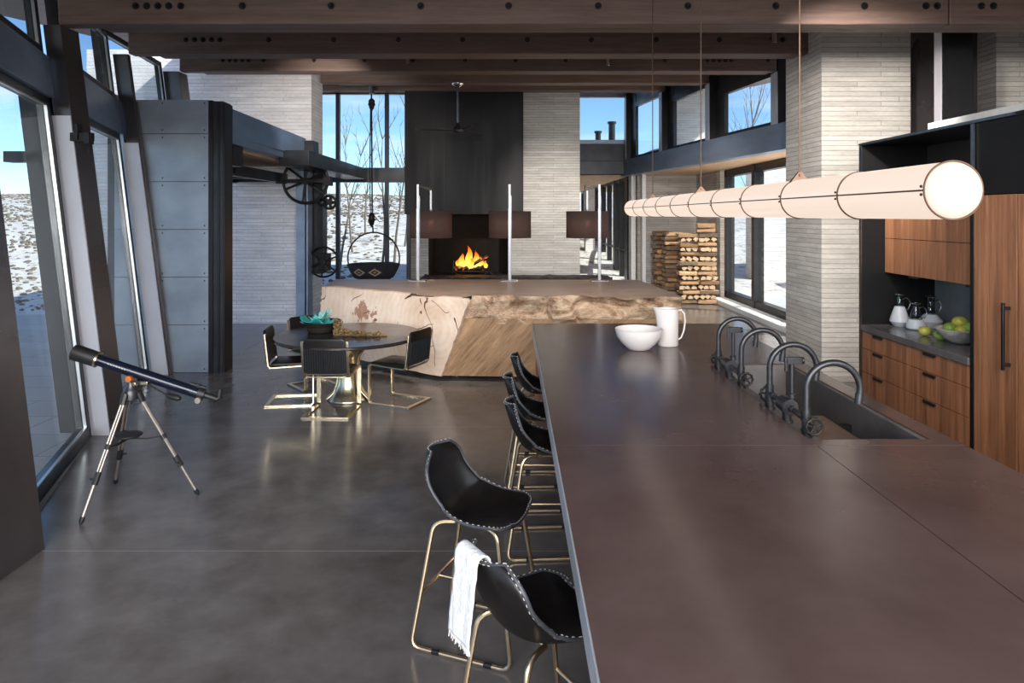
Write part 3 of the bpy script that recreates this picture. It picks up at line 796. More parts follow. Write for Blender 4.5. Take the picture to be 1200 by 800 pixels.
mb = MB(); mb.box(3.42, 3.66, 18.6, 19.5, 0, 3.2)
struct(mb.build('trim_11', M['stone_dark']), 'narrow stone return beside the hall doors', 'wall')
# alcove
mb = MB(); mb.box(3.58, 5.35, 18.5, 18.9, 0, 3.2); mb.hexa([(5.0,18.5,0),(5.15,17.0,0),(5.4,17.0,0),(5.4,18.5,0),(5.0,18.5,3.2),(5.15,17.0,3.2),(5.4,17.0,3.2),(5.4,18.5,3.2)])
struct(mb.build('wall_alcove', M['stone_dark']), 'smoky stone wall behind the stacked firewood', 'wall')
mb = MB(); mb.box(5.10, 5.40, 16.72, 17.02, 0, 3.2)
struct(mb.build('wall_pier', M['stone']), 'narrow stone pier between the firewood and the alcove window', 'wall')
cl0 = (4.46, 11.45); cl1 = (3.60, 16.39)
dcl = (Vector(cl1)-Vector(cl0)).normalized()
def clx(Y): return 4.46-0.1741*(Y-11.45)
mb = MB(); mb.hexa([(clx(9.6),9.6,3.20),(5.7,9.6,3.20),(5.7,19.4,3.20),(clx(19.3),19.4,3.20),(clx(9.6),9.6,3.26),(5.7,9.6,3.26),(5.7,19.4,3.26),(clx(19.3),19.4,3.26)])
struct(mb.build('ceiling_alcove', M['soffit']), 'honey coloured timber soffit over the window alcove', 'ceiling')
mb = MB(); wbox(mb, (clx(9.7),9.7), (clx(19.3),19.3), 0, wlen((clx(9.7),9.7),(clx(19.3),19.3)), 3.19, 3.64, 0.0, 0.25)
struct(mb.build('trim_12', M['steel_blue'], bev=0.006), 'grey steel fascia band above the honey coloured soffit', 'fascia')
mb = MB(); mb.box(4.9, 5.8, 9.8, 16.5, 3.30, 3.62); mb.box(4.7, 5.8, 16.5, 21, 3.30, 3.7)
struct(mb.build('roof_alcove', M['snow_clean'], bev=0.05), 'snow lying on the low roof outside the clerestory', 'roof')
mb = MB(); mb.grid(lambda u, v: Vector((3.55+u*2.6, 19.6+v*3, 3.62+0.55*math.sin(PI*min(1,u*0.9+0.05))*math.sin(PI*(0.2+v*0.75))+0.05*noise.noise(Vector((u*6,v*6,0))))), 24, 20)
struct(mb.build('snow_bank', M['snow_clean']), 'bank of bright snow on the roof at the clerestory corner', 'roof')
mb = MB(); mb.box(4.85, 6.3, 20.2, 21.6, 3.3, 6.4)
struct(mb.build('wall_chimney', M['stone_out']), 'pale stone chimney on the roof outside the clerestory', 'wall')
mb = MB(); mb.box(3.2, 5.2, 27.5, 30, 3.3, 3.9); mb.box(0, 4.4, 26.5, 32, 3.36, 4.88)
struct(mb.build('roof_rear', M['snow_clean'], bev=0.05), 'flat snowy roof carrying two flue pipes', 'roof')
for i, (Y, z1) in enumerate(((11.45, zb(11.45)), (13.92, zb(13.92)), (16.39, zb(16.39)), (18.9, zb(18.9)))):
    x = clx(Y); d = 0.30; w = 0.24
    root = thing('clerestory_post', ['clerestory post nearest the tall stone pier', 'second clerestory post from the tall stone pier', 'third clerestory post from the tall stone pier', 'corner clerestory post by the square high window'][i], 'post', (x, Y, 3.64), kind='structure')
    mb = MB(); mb.box(x, x+w, Y, Y+d, 3.64, z1+0.3); mb.build('steel_shaft', M['dark'], root, True, bev=0.004)
    mb = MB(); mb.box(x-0.012, x, Y+0.01, Y+d-0.01, 3.64, z1); mb.build('painted_lit_face', M['column_lit'], root, True)  # reflected window light painted as a pale side sheet
for i in range(3):
    ya, yb = (11.8,14.27,16.74)[i], (13.9,16.37,18.88)[i]
    A = (clx(ya)+0.16, ya); B = (clx(yb)+0.16, yb); L = wlen(A, B); z1 = zb((ya+yb)/2)+0.25
    root = thing('window_%d' % (9+i), ['clerestory pane framing blue sky beside the tall stone pier', 'middle clerestory pane backed by the pale chimney', 'clerestory pane above the snow bank'][i], 'window', (A[0], A[1], 3.64), kind='structure')
    mb = MB(); wbox(mb, A, B, 0, L, 3.64, 3.72, -.04, .06); wbox(mb, A, B, 0, L, z1-0.42, z1-0.3, -.04, .06); wbox(mb, A, B, L-0.35, L, 3.64, z1, -.03, .05); wbox(mb, A, B, 0, 0.08, 3.64, z1, -.03, .05); wbox(mb, A, B, 0, L, z1-0.3, z1, -.02, .04)
    mb.build('window_frame', M['steel'], root, True, bev=0.004)
    mb = MB(); wbox(mb, A, B, 0.02, L-0.02, 3.66, z1-0.02, 0.0, 0.012); mb.build('window_pane', M['glass'], root, True)
side_window('window_12', 5.20, 11.6, 16.72, 0.10, 3.19, 'large dark framed alcove window beside the stacked firewood', [(14.7,0.16),(12.0,0.1)], (), 0.16, mat='dark', depth=0.2)
mb = MB(); mb.box(4.86, 5.2, 10.2, 16.7, 0.0, 0.10); 
for k in range(60): mb.box(4.90, 5.16, 10.3+k*0.105, 10.36+k*0.105, 0.10, 0.112)
struct(mb.build('window_sill', M['cap_stone']), 'low pale sill with a slotted heating grille under the alcove window', 'sill')
mb = MB(); mb.box(7.4, 16, 21.0, 21.6, -0.3, 4.2); mb.box(9.5, 16, 18.6, 19.6, -0.3, 1.5)
struct(mb.build('wall_outside', M['stone_out']), 'sunlit stone building outside the alcove window', 'wall')
mb = MB(); mb.box(5.3, 40, -8, 60, -0.35, -0.06)
struct(mb.build('ground_yard', M['snow_clean']), 'snowy yard outside the alcove window', 'ground')

# ------------------------------------------------------------------ tall stone pier and the kitchen side wall
mb = MB(); mb.box(3.9, 5.02, 8.6, 9.72, 0, 5.2)
struct(mb.build('wall_tall_pier', M['stone']), 'tall pale stone pier between the sinks and the alcove window', 'wall')
mb = MB(); mb.box(5.02, 6.12, 8.95, 9.2, 0, 5.2)
struct(mb.build('trim_13', M['column'], bev=0.004), 'dark steel panel between the two stone walls above the kitchen', 'wall')
x0 = at(1104,0,7.8).x; x1 = at(1141,0,7.8).x
root = thing('kitchen_post', 'black steel post with window light painted on one side rising above the kitchen cabinets', 'post', (x0, 7.8, 2.97), kind='structure')
mb = MB(); mb.box(x0, x1, 7.8, 7.93, 2.97, 4.35); mb.build('steel_shaft', M['dark'], root, True, bev=0.004)
mb = MB(); mb.box(x0-0.012, x0, 7.802, 7.928, 2.97, 4.35); mb.build('painted_lit_face', M['column_lit'], root, True)
mb = MB(); mb.box(6.1, 7.0, 8.6, 9.2, 0, 5.2); mb.box(6.62, 7.0, -14, 8.6, 0, 9.0)  # long run is unseen, raised and lengthened to block the sun
struct(mb.build('wall_right', M['stone']), 'pale stone wall at the edge of the picture above the kitchen, its unseen run raised to block sun', 'wall')

# kitchen wall units
KX = 3.69
root = thing('niche_surround', 'black steel surround boxing in the kitchen niche', 'cabinet', (4.2, 7.2, 0))
mb = MB(); mb.box(KX, 4.52, 7.2, 7.24, 0, 2.83); mb.build('end_panel', M['black_panel'], root, True, bev=0.002)
mb = MB(); mb.box(4.46, 4.52, 5.5, 7.2, 0.0, 2.83); mb.build('splashback', M['slate_wall'], root, True)
mb = MB(); mb.box(KX, 4.52, 4.2, 7.24, 2.83, 2.86); mb.build('top_plate', M['black_panel'], root, True)
mb = MB(); mb.box(KX-0.012, KX, 5.0, 7.25, 2.835, 2.855); mb.box(KX-0.008, KX, 7.2, 7.245, 0, 2.83); mb.box(KX-0.012, KX, 5.44, 5.475, 2.26, 2.83)
mb.build('bright_edge', M['steel_rod'], root, True)
mb = MB(); mb.box(4.40, 4.46, 5.5, 7.2, 2.52, 2.54); mb.box(4.38, 4.46, 5.5, 7.2, 2.54, 2.83); mb.build('upper_plate', M['column'], root, True)
mb = MB(); mb.box(3.97, 4.7, 3.6, 6.52, 2.862, 2.975)
tag(mb.build('coping_slab', M['cap_stone'], bev=0.004), 'pale stone coping slab lying on top of the kitchen cabinets', 'slab')

def cabinet_drawers(y0, y1, label):
    root = thing('drawer_cabinet', label, 'cabinet', (4.05, (y0+y1)/2, 0), group='kitchen drawer cabinets')
    mb = MB(); mb.box(KX+0.03, 4.44, y0+0.004, y1-0.004, 0.0, 0.885); mb.build('carcass', M['black_panel'], root, True)
    zs = [0.885, 0.705, 0.46, 0.225, 0.03]
    for a, b_ in zip(zs[1:], zs):
        mb = MB(); mb.box(KX, KX+0.025, y0+0.003, y1-0.003, a+0.003, b_-0.003); dr = mb.build('drawer', M['walnut'], root, True, bev=0.0015)
        yc = (y0+y1)/2+0.12
        mb = MB(); mb.box(KX-0.012, KX+0.001, yc-0.085, yc+0.085, b_-0.024, b_-0.008); mb.box(KX-0.014, KX-0.010, yc-0.085, yc+0.085, b_-0.034, b_-0.010)
        mb.build('handle', M['dark'], dr, True)
cabinet_drawers(6.32, 7.196, 'walnut drawer stack under the glass decanters, against the black end panel')
cabinet_drawers(5.50, 6.316, 'walnut drawer stack under the fruit bowl, beside the tall walnut doors')
mb = MB(); mb.box(KX-0.02, 4.455, 5.50, 7.196, 0.89, 0.95)
tag(mb.build('counter', M['slate'], bev=0.003), 'dark slate counter in the kitchen niche under the decanters', 'counter')
def wall_cabinet(y0, y1, label):
    root = thing('wall_cabinet', label, 'cabinet', (4.2, (y0+y1)/2, 1.5), group='walnut wall cabinets')
    mb = MB(); mb.box(3.955, 4.455, y0+0.004, y1-0.004, 1.505, 2.24); mb.build('carcass', M['black_panel'], root, True)
    for a, b_ in ((1.50, 1.855), (1.86, 2.245)):
        mb = MB(); mb.box(3.93, 3.953, y0+0.003, y1-0.003, a, b_); d = mb.build('door', M['walnut'], root, True, bev=0.0015)
        if a == 1.50:
            yc = (y0+y1)/2-0.1
            mb = MB(); mb.box(3.912, 3.94, yc-0.08, yc+0.08, 1.482, 1.499); mb.build('handle', M['dark'], d, True)
wall_cabinet(6.32, 7.196, 'walnut wall cabinet above the glass decanters')
wall_cabinet(5.50, 6.316, 'walnut wall cabinet above the fruit bowl')
def tall_cabinet(y0, y1, label, hy):
    root = thing('tall_cabinet', label, 'cabinet', (4.1, (y0+y1)/2, 0), group='tall walnut cabinets')
    mb = MB(); mb.box(KX+0.03, 4.5, y0+0.002, y1-0.002, 0.0, 2.25); mb.build('carcass', M['black_panel'], root, True)
    mb = MB(); mb.box(KX, KX+0.025, y0+0.003, y1-0.003, 0.05, 2.255); d = mb.build('door', M['walnut'], root, True, bev=0.0015)
    mb = MB(); mb.box(KX-0.06, KX-0.042, hy-0.012, hy+0.012, 0.95, 1.45)
    for z in (0.99, 1.41): mb.box(KX-0.045, KX+0.001, hy-0.010, hy+0.010, z-0.012, z+0.012)
    mb.build('handle', M['dark'], d, True, bev=0.002)
tall_cabinet(4.985, 5.455, 'tall walnut cabinet door with a long black bar handle beside the niche', 5.06)
tall_cabinet(4.40, 4.98, 'tall walnut cabinet at the very edge of the picture', 4.50)
mb = MB(); mb.box(KX+0.005, 4.5, 4.4, 5.455, 2.262, 2.83)
tag(mb.build('header_panel', M['black_panel'], bev=0.002), 'black header panel above the tall walnut doors', 'panel')
mb = MB(); mb.box(KX-0.004, 4.5, 5.457, 5.497, 0, 2.83)
tag(mb.build('divider_panel', M['black_panel'], bev=0.002), 'black upright panel between the niche and the tall walnut doors', 'panel')

# ------------------------------------------------------------------ island
IX0, IX1, IY0, IY1, IZ = 0.225, 2.345, 0.75, 7.5, 0.91
SX0, SX1, SY0, SY1 = 1.575, 2.22, 3.62, 5.48
root = thing('kitchen_island', 'long walnut clad island base under the dark worktop', 'island', (1.3, 4.2, 0))
mb = MB(); mb.box(0.62, 1.50, 1.0, 7.2, 0, 0.80); mb.box(1.50, 2.30, 1.0, 3.5, 0, 0.80); mb.box(1.50, 2.30, 5.6, 7.2, 0, 0.80); mb.box(1.5, 2.30, 3.5, 5.6, 0, 0.55); mb.box(2.28,2.30,3.5,5.6,0.5,0.8); mb.build('cabinet_body', M['walnut_red'], root, True)
for y in (2.0, 7.28):
    mb = MB(); mb.box(0.255, 2.30, y, y+0.10, 0, 0.80); mb.build('end_panel', M['walnut_red'], root, True, bev=0.003)
root = thing('worktop', 'long dark waxed worktop of the island holding the bowl and pitcher', 'worktop', (1.3, 4.2, 0.80))
T0 = 0.80
mb = MB(); g = 0.0025
for (xa, xb, ya, yb) in ((IX0,1.575-g,IY0,3.53-g),(1.575+g,IX1,IY0,3.53-g),
                         (IX0,SX0,3.53+g,5.60-g),(SX0,SX1,3.53+g,SY0),(SX0,SX1,SY1,5.60-g),(SX1,IX1,3.53+g,5.60-g),
                         (IX0,IX1,5.60+g,IY1)):
    mb.box(xa, xb, ya, yb, T0+0.03, IZ)
mb.build('top_slab', M['worktop'], root, True)
mb = MB(); mb.box(IX0+0.002, IX1-0.002, IY0+0.01, 3.60, T0+0.003, T0+0.03); mb.box(IX0+0.002, SX0-0.02, 3.6, 5.5, T0+0.003, T0+0.03); mb.box(SX1+0.02, IX1-0.002, 3.6, 5.5, T0+0.003, T0+0.03); mb.box(IX0+0.002, IX1-0.002, 5.5, IY1-0.01, T0+0.003, T0+0.03)
mb.build('substrate', M['dark'], root, True)
mb = MB(); mb.box(IX0-0.006, IX0, IY0, IY1, T0, IZ-0.002); mb.box(IX0, IX1, IY1, IY1+0.006, T0, IZ-0.002)
mb.build('edge_band', M['worktop_edge'], root, True)
root = thing('trough_sink', 'long dark trough sink let into the island worktop', 'sink', (1.9, 4.55, 0.58))
mb = MB(); w = 0.03
mb.box(SX0+0.125, SX1, SY0, SY1, 0.58, 0.61)
mb.box(SX0, SX0+0.125, SY0+0.004, SY1-0.004, 0.58, 0.868)
mb.box(SX1-w, SX1-0.001, SY0, SY1, 0.61, 0.905)
mb.box(SX0+0.125, SX1-w, SY0+0.001, SY0+w, 0.61, 0.905); mb.box(SX0+0.125, SX1-w, SY1-w, SY1-0.001, 0.61, 0.905)
mb.build('basin', pm('grey_cast_basin', (0.15,0.135,0.125), (0.085,0.078,0.072), 5, 0.5, bump=0.1), root, True, bev=0.006)
mb = MB(); mb.box(SX0+0.16, SX1-0.16, SY0+0.06, SY0+0.9, 0.745, 0.775)
mb.box(SX0+0.128, SX0+0.16, SY0+0.06, SY0+0.9, 0.73, 0.775)
tag(mb.build('cutting_board', wood('oiled_board', (0.10,0.055,0.035), (0.19,0.115,0.075), (6,0.5,6), 0.5), bev=0.004), 'brown wooden board lying in the near end of the trough sink', 'board')
for q in (0,1):
    mb = MB(); mb.box(SX0+0.126, SX1-0.031, SY0+(0.12 if q == 0 else 0.78), SY0+(0.16 if q == 0 else 0.82), 0.611, 0.744)
    mb.build('board_rest', M['dark'], root, True)

def arc(cx, cz, r, a0, a1, n, y):
    return [(cx+r*math.cos(a0+(a1-a0)*i/n), y, cz+r*math.sin(a0+(a1-a0)*i/n)) for i in range(n+1)]
FX, FZ = 1.638, 0.869
fauc = thing('bridge_faucet', 'black bridge faucet with two gooseneck spouts at the near end of the sink', 'faucet', (FX, 4.07, FZ), group='bridge faucets')
for s in (-1, 1):
    y = s*0.27
    mb = MB(); mb.tube([(0,y,0.10),(0,y,0.26)]+arc(0.15, 0.26, 0.15, PI, -0.22, 22, y)+[(0.292,y,0.195)], 0.0185, 12); sp = mb.build('spout', M['iron'], fauc)
    mb = MB(); mb.cyl((0.296,y,0.235),(0.290,y,0.185), 0.0215); mb.build('spout_tip', M['iron'], sp)
    mb = MB(); mb.cyl((0,y,0.115),(0,y,0.155), 0.0245); mb.build('spout_collar', M['iron'], sp)
    mb = MB(); mb.cyl((0,y,0),(0,y,0.02), 0.034); mb.cyl((0,y,0.02),(0,y,0.115), 0.0235); mb.cyl((0,y,0.03),(0,y,0.045), 0.029); mb.cyl((0,y,0.085),(0,y,0.105), 0.029); mb.build('riser', M['iron'], fauc)
    mb = MB(); c_ = Vector((0.012,y+s*0.075,0.075)); wheel(mb, c_, 0.042, 0.007, 5, 0.013)
    for k in range(10):
        a = 2*PI*k/10; mb.ball(c_+Vector((0.046*math.cos(a),0,0.046*math.sin(a))), 0.0085, 6, 4)
    mb.cyl((0,y+s*0.02,0.075), c_, 0.009); mb.build('valve_wheel', M['iron_dark'], fauc)
mb = MB(); mb.tube([(0,-0.27,0.10),(0,0.27,0.10)], 0.0165, 12)
for y in (-0.2,-0.1,0.1,0.2): mb.cyl((0,y-0.012,0.10),(0,y+0.012,0.10), 0.0225)
mb.build('bridge_pipe', M['iron'], fauc)
mb = MB(); mb.cyl((0,-0.055,0.10),(0,0.055,0.10), 0.046, n=24); mb.cyl((0,-0.062,0.10),(0,-0.055,0.10), 0.04, n=24); mb.cyl((0,0,0),(0,0,0.07), 0.026); mb.cyl((0,0,0),(0,0,0.018), 0.038); mb.build('mixer_body', M['iron'], fauc)
mb = MB(); mb.cyl((0.03,0,0.14),(0.03,0,0.17), 0.022); mb.cyl((0.03,0,0.17),(0.03,0,0.36), 0.0135); mb.box(0.0,0.085,-0.017,0.017,0.345,0.385); mb.cyl((0.085,0,0.365),(0.10,0,0.365), 0.021); mb.box(-0.012,0.002,-0.008,0.008,0.30,0.385)
mb.build('hand_sprayer', M['iron'], fauc, bev=0.002)
dup(fauc, (FX, 5.15, FZ), None, 'black bridge faucet with two gooseneck spouts at the far end of the sink')

# bowl and pitcher
mb = MB(); c = Vector((1.125, 6.06, IZ+0.001))
mb.lathe([(0,0.0),(0.085,0.0),(0.10,0.008),(0.15,0.055),(0.19,0.11),(0.207,0.16),(0.210,0.182),(0.204,0.185),(0.198,0.178),(0.18,0.11),(0.14,0.055),(0.09,0.02),(0,0.014)], c, 48)
tag(mb.build('bowl', M['ceramic'], loc=c, auto=60), 'wide white ceramic bowl on the island worktop', 'bowl')
c = Vector((1.425, 6.24, IZ+0.001)); root = thing('pitcher', 'tall white ceramic pitcher with a looped handle beside the bowl', 'pitcher', c)
mb = MB()
prof = [(0,0),(0.088,0),(0.094,0.006),(0.094,0.20),(0.093,0.30),(0.096,0.335),(0.090,0.337),(0.086,0.30),(0.087,0.05),(0.08,0.015),(0,0.012)]
mb.lathe(prof, (0,0,0), 40)
for v_ in mb.bm.verts:
    a = math.atan2(v_.co.y, v_.co.x)
    if v_.co.z > 0.24 and abs(v_.co.x)+abs(v_.co.y) > 0.05:
        w = max(0, math.cos(a-PI))**6*(v_.co.z-0.24)/0.1
        v_.co.x -= 0.05*w; v_.co.z += 0.012*w
mb.build('pitcher_body', M['ceramic'], root, auto=60)
mb = MB(); mb.tube([(0.088,0,0.315),(0.12,0,0.325),(0.15,0,0.29),(0.158,0,0.22),(0.145,0,0.13),(0.12,0,0.07),(0.09,0,0.05)], 0.008, 10); mb.build('handle', M['ceramic'], root)

# ------------------------------------------------------------------ pendant tube light
PX, PR, PY0, PY1, PZ = 1.28, 0.0845, 1.98, 7.27, 2.172
m, t, b = nodes('opal_glass')
b.inputs['Base Color'].default_value = (0.20,0.18,0.165,1); b.inputs['Roughness'].default_value = 0.25
b.inputs['Emission Color'].default_value = (1.0,0.80,0.66,1); b.inputs['Emission Strength'].default_value = 0.60; b.inputs['Specular IOR Level'].default_value = 0.25
M['opal'] = m
root = thing('pendant_light', 'long glowing opal glass tube pendant hanging over the island', 'pendant lamp', (PX, (PY0+PY1)/2, PZ-PR))
N = 10; dy = (PY1-PY0)/N
for i in range(N):
    mb = MB(); mb.tube([(PX,PY0+dy*i+0.006,PZ),(PX,PY0+dy*(i+1)-0.006,PZ)], PR, 40, cap=False); mb.build('glass_tube', M['opal'], root, True, auto=80)
for Y, s in ((PY0, -1), (PY1, 1)):
    mb = MB(); mb.lathe([(PR-0.002, 0.004),(PR-0.006,-s*-0.012 if False else s*0.010),(PR*0.7,s*0.022),(0,s*0.028)], (PX,Y,PZ), 40, 'y'); mb.build('end_cap', M['opal'], root, True, auto=80)
for i in range(N+1):
    Y = PY0+dy*i
    mb = MB(); mb.tube([(PX+(PR+0.001)*math.cos(2*PI*k/48),Y,PZ+(PR+0.001)*math.sin(2*PI*k/48)) for k in range(48)], 0.0032, 6, closed=True)
    mb.build('ring', M['bronze'], root, True)
    for s in (-1, 1):
        for e in (-1, 1):
            mb = MB()
            a = PI if s < 0 else 0
            mb.lathe([(0,-0.006),(0.004,-0.004),(0.0045,0.0)] if s < 0 else [(0.0045,0),(0.004,0.004),(0,0.006)], (PX+s*PR, Y+0.012, PZ+e*0.012), 8, 'x'); mb.build('stud', M['bronze'], root, True)
for s in (-1, 1):
    mb = MB(); mb.box(PX+s*PR-0.002, PX+s*PR+0.002, PY0, PY1, PZ-0.0025, PZ+0.0025); mb.build('side_rail', M['bronze'], root, True)
for i in (2, 5, 8):
    Y = PY0+dy*i
    mb = MB(); mb.tube([(PX,Y,PZ+PR+0.03),(PX,Y,zb(Y)+0.47)], 0.0042, 8); mb.build('suspension_rod', M['bronze'], root, True)
    mb = MB(); mb.hexa([(PX-0.045,Y-0.012,PZ+PR*0.86),(PX+0.045,Y-0.012,PZ+PR*0.86),(PX+0.045,Y+0.012,PZ+PR*0.86),(PX-0.045,Y+0.012,PZ+PR*0.86),(PX-0.006,Y-0.006,PZ+PR+0.036),(PX+0.006,Y-0.006,PZ+PR+0.036),(PX+0.006,Y+0.006,PZ+PR+0.036),(PX-0.006,Y+0.006,PZ+PR+0.036)])
    mb.cyl((PX,Y-0.014,PZ+PR+0.022),(PX,Y+0.014,PZ+PR+0.022), 0.006, n=8)
    mb.build('saddle', M['bronze'], root, True)

# ------------------------------------------------------------------ bar stools
def shell_pt(u, v):
    """u across -1..1, v along 0 (seat front) .. 1 (top of back); local +x is forward"""
    prof = [(0.0,0.235,0.628),(0.12,0.17,0.640),(0.30,0.05,0.634),(0.46,-0.075,0.628),(0.56,-0.145,0.648),(0.66,-0.185,0.705),(0.80,-0.222,0.785),(1.0,-0.260,0.912)]
    for a, b_ in zip(prof, prof[1:]):
        if v <= b_[0]+1e-9:
            q = (v-a[0])/(b_[0]-a[0]); x = a[1]+(b_[1]-a[1])*q; z = a[2]+(b_[2]-a[2])*q; break
    w = 0.215+0.012*math.sin(PI*min(1, v*1.6))-max(0, v-0.5)*0.062
    if v < 0.16: w *= 0.62+0.38*math.sqrt(max(0, 1-((0.16-v)/0.16)**2.4))
    if v > 0.82: w *= 0.56+0.44*math.cos(PI/2*((v-0.82)/0.18)**1.6)
    bend = math.exp(-((v-0.54)/0.17)**2)
    sm = max(0, min(1, (v-0.40)/0.28)); sm = sm*sm*(3-2*sm)
    rise = (0.012+0.050*bend)*(1-0.5*sm)
    fwd = sm*0.055+0.035*bend
    e = abs(u)**2.4
    return Vector((x+fwd*e, u*w, z+rise*e-0.018*(1-e)*(1-sm)))
def make_stool():
    root = thing('bar_stool', '', 'bar stool', group='bar stools along the island')
    mb = MB(); mb.grid(lambda a, c_: shell_pt(a*2-1, 0.5-0.5*math.cos(PI*c_)), 14, 34); sh = mb.build('seat_shell', [M['leather']], root, solid=0.016, sub=1, auto=180)
    nb = 60
    loop = [shell_pt(-1, 0.5-0.5*math.cos(PI*i/nb)) for i in range(nb)]+[shell_pt(-1+2*i/24, 1) for i in range(24)]+[shell_pt(1, 0.5+0.5*math.cos(PI*i/nb)) for i in range(nb)]+[shell_pt(1-2*i/24, 0) for i in range(24)]
    mb = MB(); mb.tube(loop, 0.0082, 8, closed=True); mb.build('piping', M['piping'], sh)
    mb = MB()
    for i in range(0, len(loop)):
        p = loop[i]; q = loop[(i+1) % len(loop)]
        if i % 2: continue
        d = (q-p).normalized()
        mb.tube([p+Vector((0.0,0,0.0085)), p.lerp(q, 0.75)+Vector((0.0,0,0.0085))], 0.0018, 5)
        mb.tube([p-Vector((0.0085,0,0.0)), p.lerp(q, 0.75)-Vector((0.0085,0,0.0))], 0.0018, 5)
    mb.build('stitching', M['thread'], sh)
    def bendpts(P, r=0.055, n=5):
        P = [Vector(p) for p in P]; out = [P[0]]
        for a, b_, c_ in zip(P, P[1:], P[2:]):
            d0 = (a-b_).normalized(); d1 = (c_-b_).normalized()
            s0 = b_+d0*r; s1 = b_+d1*r
            for i in range(n+1):
                q = i/n; out.append(s0*(1-q)**2+b_*2*q*(1-q)+s1*q*q)
        out.append(P[-1]); return out
    for s in (-1, 1):
        P = [(-0.06,s*0.13,0.612),(-0.155,s*0.165,0.612),(-0.255,s*0.215,0.011),(0.265,s*0.215,0.011),(0.175,s*0.165,0.612),(0.06,s*0.13,0.612)]
        mb = MB(); mb.tube(bendpts(P), 0.0105, 10); mb.build('sled_leg', M['gold_soft'], root)
        for x in (-0.12, 0.15):
            mb = MB(); mb.tube([(x-0.02,s*0.215,0.0125),(x+0.02,s*0.215,0.0125)], 0.0125, 10); mb.build('floor_glide', M['dark'], root)
    for (xa, z) in ((-0.214, 0.26), (0.229, 0.25)):
        wv = 0.215-0.05*(z/0.6)
        mb = MB(); mb.tube([(xa,-wv,z),(xa,wv,z)], 0.0085, 8); mb.build('crossbar', M['gold_soft'], root)
    for x in (-0.06, 0.06):
        mb = MB(); mb.tube([(x,-0.13,0.612),(x,0.13,0.612)], 0.0085, 8); mb.build('seat_support', M['gold_soft'], root)
    mb = MB(); mb.tube([(0.229,0,0.25),(-0.214,0,0.26)], 0.007, 8); mb.build('stretcher', M['gold_soft'], root)
    return root
st = make_stool()
st.location = (-0.175, 3.42, 0); st.rotation_euler = (0, 0, math.radians(-21)); st['label'] = 'black leather bar stool pulled out and turned away from the island'
dup(st, (0.095, 2.50, 0), math.radians(33), 'black leather bar stool with a white towel over its back')
dup(st, (0.215, 4.36, 0), math.radians(3), 'bar stool tucked under the island, next one past the pulled-out stool')
dup(st, (0.20, 5.04, 0), math.radians(2), 'bar stool tucked under the island between two other tucked stools')
dup(st, (0.25, 5.78, 0), math.radians(0), 'bar stool tucked in nearest the wooden log counter')
# towel on the stool back
root_loc = Vector((0.095, 2.50, 0)); a0 = math.radians(33); rot = Matrix.Rotation(a0, 3, 'Z')
mb = MB()
def tw(u, v):
    # v 0: inside hem, up over the rim, 1: outside hem
    y = -0.055+0.148*u
    if v < 0.34:
        q = v/0.34; k = 0.93-(1-q)*0.10; p = shell_pt(y/0.16, min(1, k+0.07)); x = p.x+0.022; z = 0.920-(1-q)*0.18; x = -0.238+ (1-q)*0.055
    elif v < 0.44:
        q = (v-0.34)/0.10; a = PI*q; x = -0.262+0.026*math.cos(a); z = 0.920+0.022*math.sin(a)
    else:
        q = (v-0.44)/0.56; x = -0.29-0.028*q; z = 0.920-0.275*q
    wob = 0.003*noise.noise(Vector((u*5, v*6, 1)))+0.002*noise.noise(Vector((u*12, v*14, 5)))
    yy = y+0.010*(v-0.4)*math.sin(v*9)+0.006*noise.noise(Vector((v*9, u, 3)))
    zz = z-(0.0 if 0.34 < v < 0.99 else 0)
    return rot @ Vector((x+wob, yy, zz))+root_loc
g = mb.grid(tw, 16, 60)
hem = [r[-1].co.copy() for r in g]
o = mb.build('towel', M['linen'], loc=root_loc, solid=0.005, auto=180)
tag(o, 'frayed white linen towel draped over the back of the nearest stool', 'towel')
mb = MB()
for i in range(16):
    for k in range(4):
        p = hem[i].lerp(hem[i+1], k/4)-root_loc
        mb.tube([p, p+Vector((R.uniform(-.006,.006), R.uniform(-.006,.006), -R.uniform(0.008,0.026)))], 0.0014, 4)
for r in (g[0], g[-1]) if False else (): pass
mb.build('fringe', M['linen'], o)

# ------------------------------------------------------------------ round table and cantilever chairs
TC = Vector((-1.87, 7.82, 0)); TR_ = 0.83
root = thing('round_table', 'large round dark dining table on a flared polished brass pedestal', 'table', TC)
mb = MB(); mb.lathe([(0,0.70),(TR_-0.02,0.70),(TR_,0.712),(TR_,0.733),(TR_-0.008,0.74),(0,0.74)], (0,0,0), 96); mb.build('tabletop', M['table'], root, auto=30)
mb = MB()
for k in range(3):
    a = 0.6+k*2*PI/3
    prof = [(0.25,0.0),(0.245,0.02),(0.175,0.08),(0.135,0.18),(0.115,0.33),(0.13,0.48),(0.20,0.60),(0.33,0.685),(0.42,0.70)]
    rows = []
    for (r, z) in prof:
        ha = 0.92 if r > 0.2 else 0.98
        rows.append([mb.bm.verts.new((r*math.cos(a+ha*(q/8-0.5)*2.0), r*math.sin(a+ha*(q/8-0.5)*2.0), z)) for q in range(9)])
    for A, B in zip(rows, rows[1:]):
        for q in range(8): mb.face([A[q], A[q+1], B[q+1], B[q]], True)
mb.cyl((0,0,0.0),(0,0,0.70), 0.09, n=24)
mb.build('pedestal', M['gold'], root, solid=0.012, auto=60)

